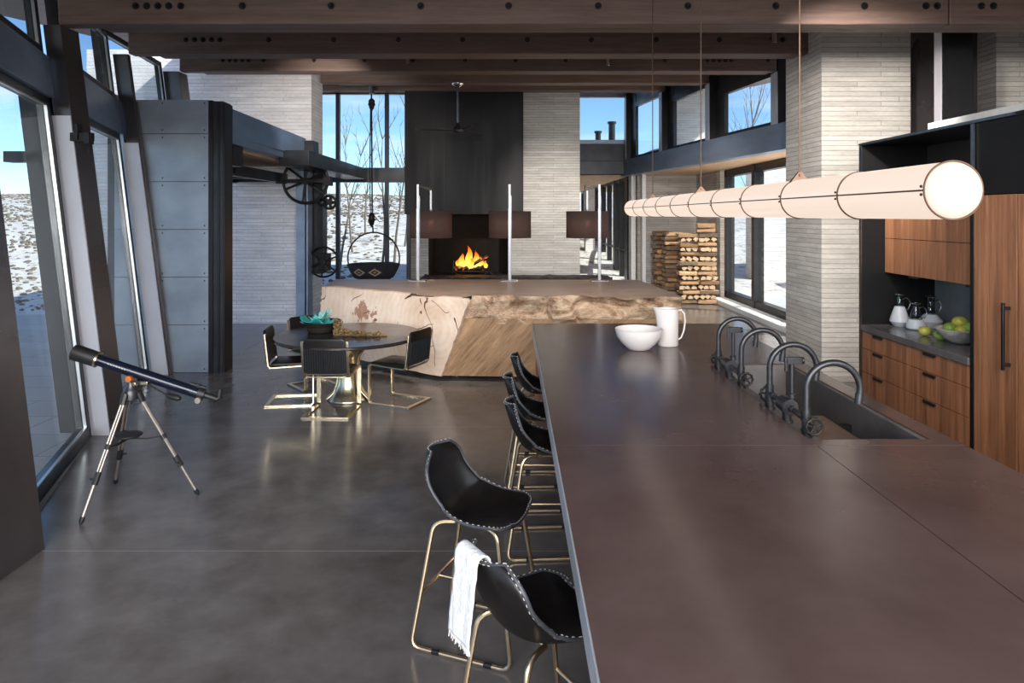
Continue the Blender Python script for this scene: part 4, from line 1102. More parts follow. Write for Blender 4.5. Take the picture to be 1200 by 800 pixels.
def make_chair():
    root = thing('dining_chair', '', 'chair', group='cantilever chairs around the round table')
    for s in (-1, 1):
        y = s*0.225
        P = [(-0.275,y,0.80),(-0.235,y,0.455),(-0.215,y,0.425),(0.22,y,0.445),(0.245,y,0.425),(0.245,y,0.03),(0.225,y,0.008),(-0.25,y,0.008)]
        mb = MB(); mb.ribbon(P, 0.046, 0.016); mb.build('side_frame', M['gold'], root, bev=0.002)
    mb = MB(); mb.box(-0.276,-0.230,-0.248,0.248,0.001,0.017); mb.build('floor_bar', M['gold'], root, bev=0.002)
    for xa, xb, za in ((0.215,0.249,0.425), (-0.235,-0.205,0.415)):
        mb = MB(); mb.box(xa,xb,-0.21,0.21,za,za+0.012); mb.build('seat_rail', M['gold'], root, bev=0.002)
    mb = MB(); mb.grid(lambda u, v: Vector((-0.215+0.455*u, -0.205+0.41*v, 0.45+0.012*math.sin(PI*v)*math.sin(PI*u)+0.015*u**6*0)), 12, 12); mb.build('seat', M['leather'], root, solid=0.035, bev=0.008)
    def bp(u, v):
        z = 0.47+0.36*v; x = -0.238-0.105*(v**1.0)*0.42+0.0-0.02*(1-(2*u-1)**2)*0.6
        w = 0.222*(1 if v < 0.86 else 0.86+0.14*math.sqrt(max(0, 1-((v-0.86)/0.14)**2)))
        return Vector((x, (2*u-1)*w, z))
    mb = MB(); mb.grid(bp, 14, 18); bk = mb.build('backrest', M['leather'], root, solid=0.026, bev=0.006)
    mb = MB()
    for k in range(17):
        u = 0.05+0.9*k/16
        mb.tube([bp(u, v_)+Vector((-0.016,0,0)) for v_ in (0.0,0.2,0.4,0.6,0.70)], 0.0085, 6)
    mb.build('ribbing', M['leather_out'], bk)
    mb = MB()
    for k in range(16): 
        u = 0.08+0.84*k/15; p = bp(u, 0.0)
        mb.tube([p+Vector((-0.018,-0.006,-0.008)), p+Vector((-0.018,0.006,-0.016))], 0.002, 5)
    mb.build('lacing', M['thread'], bk)
    return root
ch = make_chair()
ch.location = (-1.92, 7.30, 0); ch.rotation_euler = (0, 0, math.radians(88)); ch['label'] = 'dining chair with its ribbed black back turned to the camera'
dup(ch, (-2.47, 7.74, 0), math.radians(8), 'dining chair seen side-on, near the open side doorway')
dup(ch, (-1.27, 7.70, 0), math.radians(156), 'dining chair between the round table and the bar stools')
dup(ch, (-2.42, 8.40, 0), math.radians(-50), 'dining chair behind the table, half hidden by the black bowl')
# black bowl, teal glass, gold branch
c = at(398, 386, 7.95); c.z = 0.741
mb = MB(); mb.lathe([(0,0),(0.13,0.0),(0.145,0.01),(0.155,0.05),(0.175,0.085),(0.235,0.12),(0.238,0.128),(0.225,0.125),(0.16,0.09),(0.13,0.05),(0,0.03)], (c.x,c.y,c.z), 40)
bw = tag(mb.build('black_bowl', M['table'], loc=c, auto=60), 'black footed bowl on the round table holding teal glass', 'bowl'); bw.location.x = c.x-0.22
bc = Vector((c.x-0.22, c.y, c.z))
M['teal'] = pm('teal_glass', (0.05,0.50,0.46), (0.02,0.26,0.25), 5, 0.12, 0.1, coat=1.0)
M['teal_pale'] = pm('pale_teal_glass', (0.45,0.80,0.76), (0.10,0.50,0.48), 6, 0.12, 0.1, coat=1.0)
mb = MB()
def petal(mb, c, r, seed, tilt):
    rr = random.Random(seed)
    def fn(u, v):
        a = 2*PI*u; q = v
        w = r*q*(1+0.22*math.sin(3*a+seed)+0.12*math.sin(7*a))
        p = Vector((w*math.cos(a), w*math.sin(a), 0.065*q*q*(1+0.5*math.sin(5*a+seed))))
        return Matrix.Rotation(tilt, 3, 'Y') @ p+c
    mb.grid(fn, 40, 8)
petal(mb, bc+Vector((-0.02,0,0.09)), 0.175, 3, 0.12)
o = mb.build('glass_flower', M['teal'], loc=bc+Vector((0,0,0.08)), solid=0.006, auto=180); tag(o, 'ruffled teal glass flower in the black bowl', 'ornament')
mb = MB(); petal(mb, bc+Vector((0.03,-0.03,0.145)), 0.12, 5, -0.35); mb.build('inner_petal', M['teal_pale'], o, True, solid=0.006, auto=180)
c = at(420, 396, 7.72)
c = Vector((c.x-0.27, c.y, 0.741))
mb = MB()
rb = random.Random(5)
M['gold_leaf'] = pm('antique_gold_coral', (0.42,0.28,0.11), (0.20,0.12,0.05), 40, 0.45, 0.6)
for k in range(200):
    q = rb.random()
    L = 0.0+0.52*q**1.5
    hgt = 0.19*max(0, 1-q*2.2)+0.028
    p = Vector((c.x+L, c.y+rb.uniform(-.05,.05)*(1.2-q*0.6)-0.05*q, c.z+rb.random()*hgt+0.008))
    d = Vector((rb.uniform(-1,1), rb.uniform(-1,1), rb.uniform(-0.1,1))).normalized()
    e = p+d*rb.uniform(0.02,0.045); e.z = max(e.z, c.z+0.006)
    mb.tube([p, p.lerp(e,0.5)+Vector((0,0,0.004)), e], [0.007,0.010,0.003], 6)
mb.tube([(c.x,c.y,c.z+0.012),(c.x+0.2,c.y-0.01,c.z+0.012),(c.x+0.4,c.y-0.03,c.z+0.012),(c.x+0.6,c.y-0.05,c.z+0.010)], 0.010, 8)
mb.tube([(c.x+0.05,c.y,c.z+0.012),(c.x+0.06,c.y,c.z+0.09),(c.x+0.09,c.y+0.01,c.z+0.16)], 0.009, 8)
tag(mb.build('gold_branch', M['gold_leaf'], loc=c, auto=80), 'spiky antique gold branch ornament lying beside the black bowl', 'ornament')

# ------------------------------------------------------------------ giant log counter
m, t, b = nodes('sawn_end_grain')
v = coords(t); 
mp = t.nodes.new('ShaderNodeMapping'); c_ = t.nodes.new('ShaderNodeTexCoord'); lk(t, c_.outputs['Object'], mp.inputs[0])
mp.inputs['Location'].default_value = (0.62, 0.65, -0.66); 
wv = t.nodes.new('ShaderNodeTexWave'); wv.wave_type = 'RINGS'; wv.rings_direction = 'SPHERICAL'; wv.inputs['Scale'].default_value = 4.2; wv.inputs['Distortion'].default_value = 7.0; wv.inputs['Detail'].default_value = 3; wv.inputs['Detail Scale'].default_value = 0.7
lk(t, mp.outputs[0], wv.inputs['Vector'])
n1 = noisen(t, v, 1.4, 6, 0.6); n2 = noisen(t, coords(t,(1,1,1)), 16, 4)
col = rampn(t, n1, [(0.34, (0.56,0.40,0.29)), (0.5, (0.70,0.555,0.44)), (0.68, (0.82,0.71,0.60))])
col = mixc(t, mathn(t, 'MULTIPLY', mathn(t, 'GREATER_THAN', noisen(t, v, 1.1, 3), 0.0), 0.13), col, rampn(t, wv.outputs[0], [(0.1, (0.70,0.58,0.48)), (0.6, (1.06,1.05,1.04))]), 'MULTIPLY')
# long checks (cracks) in the end grain
nc = noisen(t, coords(t, (1.0,1.0,0.75)), 1.25, 3, 0.5, 0.4)
ck = mathn(t, 'LESS_THAN', mathn(t, 'ABSOLUTE', mathn(t, 'SUBTRACT', nc, 0.485)), 0.0035)
nm = mathn(t, 'GREATER_THAN', noisen(t, v, 2.1, 2), 0.52)
col = mixc(t, mathn(t, 'MULTIPLY', ck, nm), col, (0.12,0.06,0.035))
ds = t.nodes.new('ShaderNodeVectorMath'); ds.operation = 'DISTANCE'; lk(t, v, ds.inputs[0]); ds.inputs[1].default_value = (-1.68, -0.12, 0.74)
near = mathn(t, 'MULTIPLY', mathn(t, 'SUBTRACT', 0.42, ds.outputs['Value']), 0.62)
st_ = mathn(t, 'GREATER_THAN', mathn(t, 'ADD', noisen(t, coords(t, (1.3,1.3,0.8)), 5.5, 6, 0.7), near), 0.68)
col = mixc(t, mathn(t, 'MULTIPLY', st_, 0.8), col, (0.28,0.11,0.045))
lk(t, col, b.inputs['Base Color']); b.inputs['Roughness'].default_value = 0.55
bumpn(t, b, n2, 0.08, 0.004)
M['endgrain'] = m
m, t, b = nodes('weathered_burl')
v = coords(t, (0.8,1,1.5), (0,0.5,0)); n1 = noisen(t, v, 2.6, 10, 0.72, 2.4); n2 = noisen(t, coords(t,(2.0,4,9)), 5, 8, 0.72, 1.6)
f = mathn(t, 'ADD', mathn(t, 'MULTIPLY', n1, 0.6), mathn(t, 'MULTIPLY', n2, 0.4))
col = rampn(t, f, [(0.36, (0.07,0.038,0.022)), (0.44, (0.25,0.145,0.085)), (0.53, (0.46,0.33,0.22)), (0.66, (0.64,0.51,0.38))])
lk(t, col, b.inputs['Base Color']); b.inputs['Roughness'].default_value = 0.75
bumpn(t, b, f, 0.55, 0.03)
M['burl'] = m
M['slabface'] = wood('hewn_long_grain', (0.15,0.080,0.038), (0.44,0.275,0.15), (0.7,3,5.5), 0.55, 1.0)
_t = M['slabface'].node_tree; _m = _t.nodes['Mapping']; _r = _t.nodes.new('ShaderNodeMapping'); _r.inputs['Rotation'].default_value = (0, 0.85, 0)
_src = _m.inputs[0].links[0].from_socket; lk(_t, _src, _r.inputs[0]); lk(_t, _r.outputs[0], _m.inputs[0])
M['slabtop'] = wood('smoothed_log_top', (0.20,0.135,0.10), (0.44,0.32,0.24), (0.5,5,5), 0.42)

BL = Vector((-2.74,9.72,0.10)); BR = Vector((-0.87,8.64,0.07)); TRc = Vector((-0.50,8.50,1.075)); TL = Vector((-2.64,9.60,1.10))
root = thing('log_counter', 'giant tree trunk counter with a pale sawn end, rough burl edge and smooth top', 'counter', (-0.3, 9.4, 0))
nrm = (BR-BL).cross(TL-BL).normalized()
if nrm.y > 0: nrm = -nrm
def endp(u, v, off=0):
    p = (BL*(1-u)+BR*u)*(1-v)+(TL*(1-u)+TRc*u)*v
    return p+nrm*off
# outline of the sawn end: rounded upper corner, ragged sides, curved underside
out = []
K = 26
for i in range(K): out.append((i/K, 0.0+0.08*math.sin(PI*i/K)**1.0*(1-i/K)+0.012*noise.noise(Vector((i*0.7,0,4)))))
for i in range(K):
    q = i/K; out.append((1.0+0.010*noise.noise(Vector((i*0.6,2,4))), q*0.90))
for i in range(8):
    a = (PI/2)*i/8; out.append((0.965+0.035*math.cos(a), 0.90+0.085*math.sin(a)))
for i in range(K):
    q = i/K; out.append((0.965-0.965*q, 0.985+0.02*q-0.0*q+0.010*noise.noise(Vector((i*0.5,5,4)))+(0.03*math.exp(-((q-0.25)/0.06)**2))*-1))
for i in range(K):
    q = i/K; out.append((0.0+0.010*noise.noise(Vector((i*0.9,7,4))), 1.0-q))
mb = MB()
fr = [mb.bm.verts.new(endp(u, v, 0.045)) for u, v in out]
bk = [mb.bm.verts.new(endp(u, v, -0.05)) for u, v in out]
mb.face(fr); mb.face(bk[::-1])
for i in range(len(out)): mb.face([fr[i], fr[(i+1)%len(out)], bk[(i+1)%len(out)], bk[i]])
bmesh.ops.triangulate(mb.bm, faces=[f for f in mb.bm.faces if len(f.verts) > 4])
se = mb.build('sawn_end', M['endgrain'], root, True, bev=0.012)
mb = MB()
for crk, w in (([(0.66,0.36),(0.72,0.52),(0.80,0.62),(0.90,0.66)],0.009),([(0.74,0.24),(0.84,0.32),(0.93,0.44)],0.008),([(0.30,0.52),(0.32,0.66),(0.37,0.72),(0.42,0.70)],0.008),([(0.36,0.70),(0.41,0.56),(0.45,0.52)],0.007),([(0.22,0.80),(0.25,0.88),(0.31,0.94)],0.006),([(0.60,0.93),(0.64,0.99),(0.70,0.985)],0.016),([(0.47,0.10),(0.50,0.22),(0.53,0.20)],0.007),([(0.74,0.05),(0.80,0.09)],0.008)):
    pts = []
    for a_, b_ in zip(crk, crk[1:]):
        for k in range(6):
            q = k/6; pts.append(endp(a_[0]+(b_[0]-a_[0])*q+0.006*noise.noise(Vector((q*9,a_[0]*20,1))), a_[1]+(b_[1]-a_[1])*q+0.012*noise.noise(Vector((q*9,a_[1]*20,4))), 0.0435))
    mb.tube(pts, [w*(0.35+0.65*math.sin(PI*(i+0.5)/len(pts))) for i in range(len(pts))], 6)
mb.build('drying_crack', pm('crack_shadow_bark', (0.10,0.05,0.03), (0.06,0.03,0.018), 20, 0.9), se, True)
RX = 2.10
# smooth hewn front, inclined
mb = MB()
def fp(u, z):
    """front surface of the trunk at fraction u between the sawn end and the far right end"""
    q = max(0, min(1, (z-0.07)/1.0)); L = BR.lerp(TRc, q)
    return Vector((L.x+(RX-L.x)*u, L.y+(8.42-L.y)*u*0.9+0.0, z))
a = [fp(0.0,0.07), fp(1,0.07), fp(1,0.80), fp(0.0,0.80)]
mb.grid(lambda u, v: fp(u, 0.07+0.74*v)+Vector((0,0.006*noise.noise(Vector((u*30,v*8,1))),0)), 60, 12)
hewn = mb.build('hewn_front', M['slabface'], root, True)
# rough burl band
mb = MB()
def bp_(u, v):
    z = 0.74+0.355*v
    p = fp(u, z)
    x = p.x
    f1 = noise.fractal(Vector((x*1.6+3, z*2.6, 1.7)), 1.0, 2.0, 5)
    f2 = abs(noise.noise(Vector((x*2.3, z*3.0+x*0.9, 5.1))))
    d = 0.10*f1-0.08*max(0, 0.22-f2)/0.22+0.03*noise.noise(Vector((x*0.9,0,2)))
    env = min(1, v*5)*min(1, u*22)
    hollow = 0.30*math.exp(-((x-1.05)/0.11)**2-((v-0.86)/0.20)**2)+0.30*math.exp(-((x-1.42)/0.16)**2-((v-0.80)/0.26)**2)+0.12*math.exp(-((x-0.2)/0.25)**2-((v-0.5)/0.3)**2)
    y = p.y+(-d-0.03)*env*0.75+hollow*env*0.8
    zz = z-(0.055*math.exp(-((x-1.05)/0.11)**2)+0.06*math.exp(-((x-1.42)/0.16)**2)+0.02*f1)*(v**3)*env
    return Vector((x, y, zz))
NU, NV = 170, 34
g = mb.grid(bp_, NU, NV)
top_edge = [r[-1].co.copy() for r in g]
mb.build('burl_edge', M['burl'], root, True)
# top
mb = MB()
fedge = [endp(i/14, 0.985+0.0*i, 0.0) for i in range(0, 14)]
for p in fedge: p.z -= 0.006
fedge = fedge+top_edge[::5]
back = []
for i, p in enumerate(fedge):
    q = i/(len(fedge)-1)
    back.append(Vector((-2.75+4.70*q, 10.66-0.10*q+0.05*noise.noise(Vector((q*9,1,1))), 1.10)))
rows = []
for p, q in zip(fedge, back):
    r = [mb.bm.verts.new(p)]
    for k in range(1, 9):
        w = p.lerp(q, k/8); w.z = 1.10-(1.10-p.z)*math.exp(-k*1.6)
        r.append(mb.bm.verts.new(w))
    rows.append(r)
for A, B in zip(rows, rows[1:]):
    for k in range(8): mb.face([A[k], B[k], B[k+1], A[k+1]], True)
# back, right end and underside
lo = [mb.bm.verts.new((r[-1].co.x, r[-1].co.y, 0.12)) for r in rows]
for i in range(len(rows)-1): mb.face([rows[i][-1], rows[i+1][-1], lo[i+1], lo[i]])
mb.build('smooth_top', M['slabtop'], root, True, auto=40)
mb = MB()
def re_(u, v):
    A = fp(1, 0.07+1.02*v); A.y += 0.0
    B = Vector((1.95, 10.56, 0.12+0.975*v))
    p = A.lerp(B, u); p.x += 0.10*math.sin(PI*v)*math.sin(PI*u)+0.04*noise.noise(Vector((u*3,v*3,2)))
    return p
mb.grid(re_, 16, 10); mb.build('burl_end', M['burl'], root, True)
for (x, y) in ((-0.72,9.0),(1.7,8.8),(-2.3,10.2),(1.6,10.3)):
    mb = MB(); mb.cyl((x,y,0),(x,y,0.14), 0.04, n=12); mb.cyl((x,y,0),(x,y,0.012), 0.07, n=12); mb.build('steel_foot', M['steel_rod'], root, True)

# lamps on the log
M['shade'] = None
m = bpy.data.materials.new('brown_lampshade'); m.use_nodes = True; t = m.node_tree; b = t.nodes['Principled BSDF']
n = noisen(t, coords(t, (1,1,6)), 40, 2)
lk(t, rampn(t, n, [(0.3, (0.13,0.098,0.088)), (0.7, (0.17,0.13,0.118))]), b.inputs['Base Color']); b.inputs['Roughness'].default_value = 0.85
tl = t.nodes.new('ShaderNodeBsdfTranslucent'); tl.inputs[0].default_value = (0.20,0.11,0.065,1); tr = t.nodes.new('ShaderNodeBsdfTransparent'); tr.inputs[0].default_value = (0.75,0.6,0.5,1)
mx = t.nodes.new('ShaderNodeMixShader'); mx.inputs[0].default_value = 0.35; lk(t, b.outputs[0], mx.inputs[1]); lk(t, tl.outputs[0], mx.inputs[2])
mx2 = t.nodes.new('ShaderNodeMixShader'); mx2.inputs[0].default_value = 0.10; lk(t, mx.outputs[0], mx2.inputs[1]); lk(t, tr.outputs[0], mx2.inputs[2]); lk(t, mx2.outputs[0], t.nodes['Material Output'].inputs[0])
M['shade'] = m
M['bulb'] = pm('warm_bulb', (1,0.8,0.5), None, 5, 0.4, emit=((1.0,0.62,0.28), 6.0))
lamp_labels = ['brown shaded arm lamp on the log counter beside the hanging seat', 'brown shaded arm lamp on the middle of the log counter in front of the fire', 'brown shaded arm lamp on the log counter nearest the hall']
lamp = None
for i, px in enumerate((489.8, 597.2, 702.2)):
    x = (px-600)*10.4/F
    if lamp is None:
        lamp = thing('arm_lamp', lamp_labels[0], 'lamp', (x, 10.4, 1.10), group='arm lamps on the log counter')
        mb = MB(); mb.box(-0.13,0.13,-0.12,0.12,0.0,0.016); mb.build('base_plate', M['steel_rod'], lamp, bev=0.003)
        mb = MB(); mb.box(-0.022,0.022,-0.03,0.0,0.016,1.10); mb.box(-0.016,0.030,0.0,0.02,0.016,1.30); mb.build('pole', M['steel_rod'], lamp, bev=0.003)
        mb = MB(); mb.ribbon([(0.0,-0.01,1.05),(0.0,-0.01,1.455),(0.0,1.66,1.455),(0.0,1.66,1.10)], 0.036, 0.03, (1,0,0)); mb.build('arm', M['steel_rod'], lamp, bev=0.003)
        mb = MB(); n = 48
        for r0, r1, z0, z1 in ((0.37,0.37,0.60,1.07),):
            A = [mb.bm.verts.new((r0*math.cos(2*PI*k/n), 1.66+r0*math.sin(2*PI*k/n), z0)) for k in range(n)]; B = [mb.bm.verts.new((r1*math.cos(2*PI*k/n), 1.66+r1*math.sin(2*PI*k/n), z1)) for k in range(n)]
            for k in range(n): mb.face([A[k], A[(k+1)%n], B[(k+1)%n], B[k]], True)
        mb.build('lamp_shade', M['shade'], lamp, solid=0.004, auto=80)
        mb = MB(); mb.cyl((0,1.66,1.10),(0,1.66,0.93), 0.022); mb.cyl((-0.36,1.66,1.05),(0.36,1.66,1.05), 0.005, n=6); mb.build('socket', M['steel_rod'], lamp)
        mb = MB(); mb.ball((0,1.66,0.87), 0.05); mb.build('bulb', M['bulb'], lamp)
        ld = bpy.data.lights.new('lamp_glow', 'POINT'); ld.energy = 8; ld.color = (1.0,0.62,0.30); ld.shadow_soft_size = 0.06
        lo_ = bpy.data.objects.new('lamp_glow', ld); COL.objects.link(lo_); lo_.parent = lamp; lo_.location = (0,1.66,0.79)
    else:
        dup(lamp, (x, 10.4, 1.10), None, lamp_labels[i])

# hanging woven seat and its hoist
m, t, b = nodes('woven_pattern')
c = t.nodes.new('ShaderNodeTexCoord'); s = t.nodes.new('ShaderNodeSeparateXYZ'); lk(t, c.outputs['Object'], s.inputs[0])
fx = mathn(t, 'MULTIPLY', mathn(t, 'ABSOLUTE', mathn(t, 'SUBTRACT', mathn(t, 'FRACT', mathn(t, 'ADD', mathn(t, 'MULTIPLY', s.outputs[0], 2.9), 0.12)), 0.5)), 2.0)
fz = mathn(t, 'MULTIPLY', mathn(t, 'ABSOLUTE', mathn(t, 'SUBTRACT', s.outputs[2], 0.165)), 9.0)
d = mathn(t, 'ADD', fx, fz)
lk(t, rampn(t, d, [(0.20, (0.40,0.29,0.19)), (0.24, (0.02,0.02,0.024)), (0.46, (0.02,0.02,0.024)), (0.50, (0.42,0.31,0.21)), (0.78, (0.42,0.31,0.21)), (0.82, (0.025,0.025,0.03))]), b.inputs['Base Color']); b.inputs['Roughness'].default_value = 0.9
M['woven'] = m
HC = Vector((-3.08, 15.2, 0.70))
root = thing('hanging_seat', 'round black hanging seat with a woven diamond pattern before the tall glass wall', 'hanging chair', HC)
mb = MB(); mb.tube([(0.575*math.cos(2*PI*k/56), 0, 0.44+0.575*math.sin(2*PI*k/56)) for k in range(56)], 0.017, 8, closed=True); mb.build('hoop', M['dark'], root)
mb = MB(); mb.lathe([(0.0,0.0),(0.40,0.0),(0.44,0.02),(0.52,0.16),(0.585,0.31),(0.565,0.32),(0.50,0.17),(0.42,0.06),(0,0.05)], (0,0,0), 48); bs = mb.build('basket', pm('black_rattan', (0.03,0.033,0.04), (0.018,0.02,0.024), 30, 0.7, bump=0.4), root, auto=60)
mb = MB()
mb.grid(lambda u, v: Vector(((0.505+0.082*v)*math.sin((u-0.5)*1.55-0.12), -(0.505+0.082*v)*math.cos((u-0.5)*1.55-0.12), 0.07+0.19*v)), 30, 6); mb.build('woven_band', M['woven'], bs, solid=0.006)
mb = MB(); mb.lathe([(0,0.05),(0.40,0.05),(0.46,0.14),(0.40,0.22),(0,0.23)], (0,0,0), 40); mb.build('seat_cushion', pm('grey_wool', (0.20,0.20,0.22), (0.12,0.12,0.13), 20, 0.95), root)
root = thing('rope_hoist', 'black rope hoist with two tassel weights above the hanging seat', 'hoist', (-3.10, 15.2, 1.71))
mb = MB(); mb.tube([(-3.09,15.2,1.71),(-3.11,15.2,1.95),(-3.13,15.2,4.82)], 0.018, 8); mb.tube([(-3.15,15.2,1.95),(-3.165,15.2,3.2),(-3.15,15.2,4.5)], 0.012, 8)
mb.tube([(-3.08,15.2,2.1),(-2.95,15.2,1.95),(-2.85,15.2,1.98)], 0.01, 6); mb.build('rope', M['dark'], root, True)
for z0, z1, r in ((1.83, 2.16, 0.085), (4.42, 4.70, 0.085)):
    mb = MB(); n = 7
    mb.lathe([(0.02, z0)]+[(r*math.sin(PI*(0.12+0.76*k/n))*(1 if k % 2 else 0.82), z0+(z1-z0)*(k+0.5)/n) for k in range(n)]+[(0.02, z1)], (-3.125,15.2,0), 14); mb.build('tassel_weight', M['iron_dark'], root, True)
mb = MB(); mb.cyl((-3.13,15.2,4.80),(-3.13,15.2,zb(15.2)+0.47), 0.05); mb.build('ceiling_hook', M['steel_rod'], root, True)

# ceiling fan
fz = zb(13.92); c = Vector(((536.5-600)*14.0/F, 14.0, fz))
root = thing('ceiling_fan', 'dark three bladed ceiling fan on a long rod before the fireplace hood', 'fan', c)
mb = MB(); mb.lathe([(0.0,0.0),(0.125,0.0),(0.12,-0.02),(0.06,-0.075),(0.02,-0.09),(0,-0.09)], (0,0,0), 28); mb.build('canopy', M['nickel'], root)
mb = MB(); mb.cyl((0,0,-0.08),(0,0,-0.84), 0.02); mb.build('down_rod', M['steel_rod'], root)
mb = MB(); mb.lathe([(0,-0.80),(0.03,-0.80),(0.045,-0.86),(0.10,-0.91),(0.12,-0.95),(0.10,-0.985),(0,-1.0)], (0,0,0), 28); mb.build('motor', M['iron'], root)
for k in range(3):
    a = PI*0.985+k*2*PI/3
    mb = MB()
    def bl(u, v):
        r = 0.09+0.78*u; w = (0.035+0.05*math.sin(PI*min(1,u*1.15+0.05)))*(v-0.5)*2
        p = Vector((r, w, -0.945+0.015*u**2+w*0.10)); return Matrix.Rotation(a, 3, 'Z') @ p
    mb.grid(bl, 16, 4); mb.build('blade', M['column'] if k == 0 else M['hood'], root, solid=0.010)

# spotlights under beams
for (px, py, Y, lab) in ((907, 43, 8.86, 'small cylinder spotlight on the second beam near the stone pier'), (712, 71, 11.33, 'small cylinder spotlight on the third beam above the high window'), (478, 70, 11.33, 'small cylinder spotlight on the third beam above the fireplace hood')):
    p = at(px, py, Y)
    root = thing('spotlight', lab, 'spotlight', p, group='beam spotlights')
    mb = MB(); mb.lathe([(0,-0.085),(0.030,-0.085),(0.036,-0.08),(0.036,0.075),(0.03,0.08),(0,0.08)], (0,0,0), 20); mb.build('can', M['nickel'], root)
    mb = MB(); mb.box(-0.012,0.012,0.0,0.125,-0.01,0.02); mb.build('bracket', M['dark'], root)

# ------------------------------------------------------------------ stacked firewood
M['split'] = wood('split_pine_face', (0.36,0.20,0.095), (0.70,0.48,0.28), (1.2,8,8), 0.8)
M['split_brown'] = wood('weathered_split_face', (0.20,0.105,0.05), (0.45,0.27,0.145), (1.2,8,8), 0.8)
M['bark'] = pm('firewood_bark', (0.20,0.14,0.10), (0.09,0.06,0.045), 14, 0.95, bump=0.5)
M['cut_end'] = pm('log_cut_end', (0.58,0.43,0.28), (0.36,0.24,0.14), 18, 0.85)
def log_mesh(seed):
    rr = random.Random(seed); mb = MB()
    kind = seed % 3; n = 9
    if kind == 0: angs = [rr.uniform(-0.1,0.1)+PI*q/(n-2) for q in range(n-1)]; sec = [(0.052*math.cos(a), 0.066*math.sin(a)-0.028) for a in angs]
    elif kind == 1: sec = [(0,-0.042)]+[(0.066*math.cos(a), 0.062*math.sin(a)-0.018) for a in [PI*0.15+PI*0.7*q/6 for q in range(7)]]
    else: sec = [(-0.055,-0.035),(0.05,-0.038),(0.058,0.02),(0.01,0.042),(-0.05,0.03)]
    sec = [(x*rr.uniform(1.1,1.36), y*rr.uniform(1.05,1.3)) for x, y in sec]
    L = 0.215; S = 5; rings = []
    for i in range(S+1):
        q = i/S; tw_ = rr.uniform(-0.07,0.07); k = rr.uniform(0.93,1.07)
        rings.append([mb.bm.verts.new((-L+2*L*q, (x*math.cos(tw_)-y*math.sin(tw_))*k, (x*math.sin(tw_)+y*math.cos(tw_))*k)) for x, y in sec])
    m_ = len(sec)
    for A, B in zip(rings, rings[1:]):
        for k in range(m_):
            mb.mi = 0 if k in ((m_-1,) if kind == 0 else (0, m_-1) if kind == 1 else (0,1,2,3)) else 1
            mb.face([A[k], A[(k+1)%m_], B[(k+1)%m_], B[k]])
    mb.mi = 2; mb.face(rings[0][::-1]); mb.face(rings[-1])
    return mb
logs = []
for sd in range(9):
    o = log_mesh(sd).build('firewood_log', [M['split'] if sd % 2 == 0 else M['split_brown'], M['bark'] if sd % 3 else M['split_brown'], M['cut_end']], auto=20)
    tag(o, 'split firewood log in the tall stack against the smoky stone wall', 'log', 'stacked firewood')
    logs.append(o)
used = set(); cnt = 0
def put_log(x, y, z, rz, ry=0):
    global cnt
    i = R.randrange(9)
    if i not in used: o = logs[i]; used.add(i)
    else: o = logs[i].copy(); COL.objects.link(o)
    o.location = (x, y, z); o.rotation_euler = (R.choice((0, 0, PI, R.uniform(-.5,.5))), ry, rz)
    cnt += 1
LH = 0.112
cribs = [(4.18, 16.25, 15), (4.62, 16.25, 15), (3.98, 16.95, 15), (3.86, 17.5, 15)]
for ci, (cx, cy, nl) in enumerate(cribs):
    for k in range(nl):
        z = 0.062+k*LH
        jx = R.uniform(-.035,.035); jy = R.uniform(-.03,.03)
        if ci < 2:
            if k % 2 == 0:
                for dy_ in (-0.15, 0.03) : put_log(cx+jx+R.uniform(-.03,.03), cy+jy+dy_, z+R.uniform(-.01,.01), R.uniform(-.11,.11)+(PI if R.random() < .5 else 0), R.uniform(-.02,.02))
            else:
                for dx_ in (-0.15, -0.02, 0.13): put_log(cx+jx+dx_, cy+jy+R.uniform(-.03,.03), z, PI/2+R.uniform(-.08,.08), R.uniform(-.02,.02))
        else:
            for dy_ in (-0.19, -0.06, 0.07, 0.19): put_log(cx+jx+0.02*R.uniform(-1,1), cy+dy_, z+R.uniform(-.006,.006), R.uniform(-.05,.05)+(PI if R.random() < .5 else 0))
for k in range(2):
    for dx_ in (-0.12, 0.02, 0.15): put_log(4.60+dx_*0.3, 16.22+dx_, 0.062+(15+k)*LH, R.uniform(-.1,.1)+(PI if k else 0))
for i in range(9):
    if i not in used: logs[i].location = (4.6, 16.3, 0.062+16*LH)

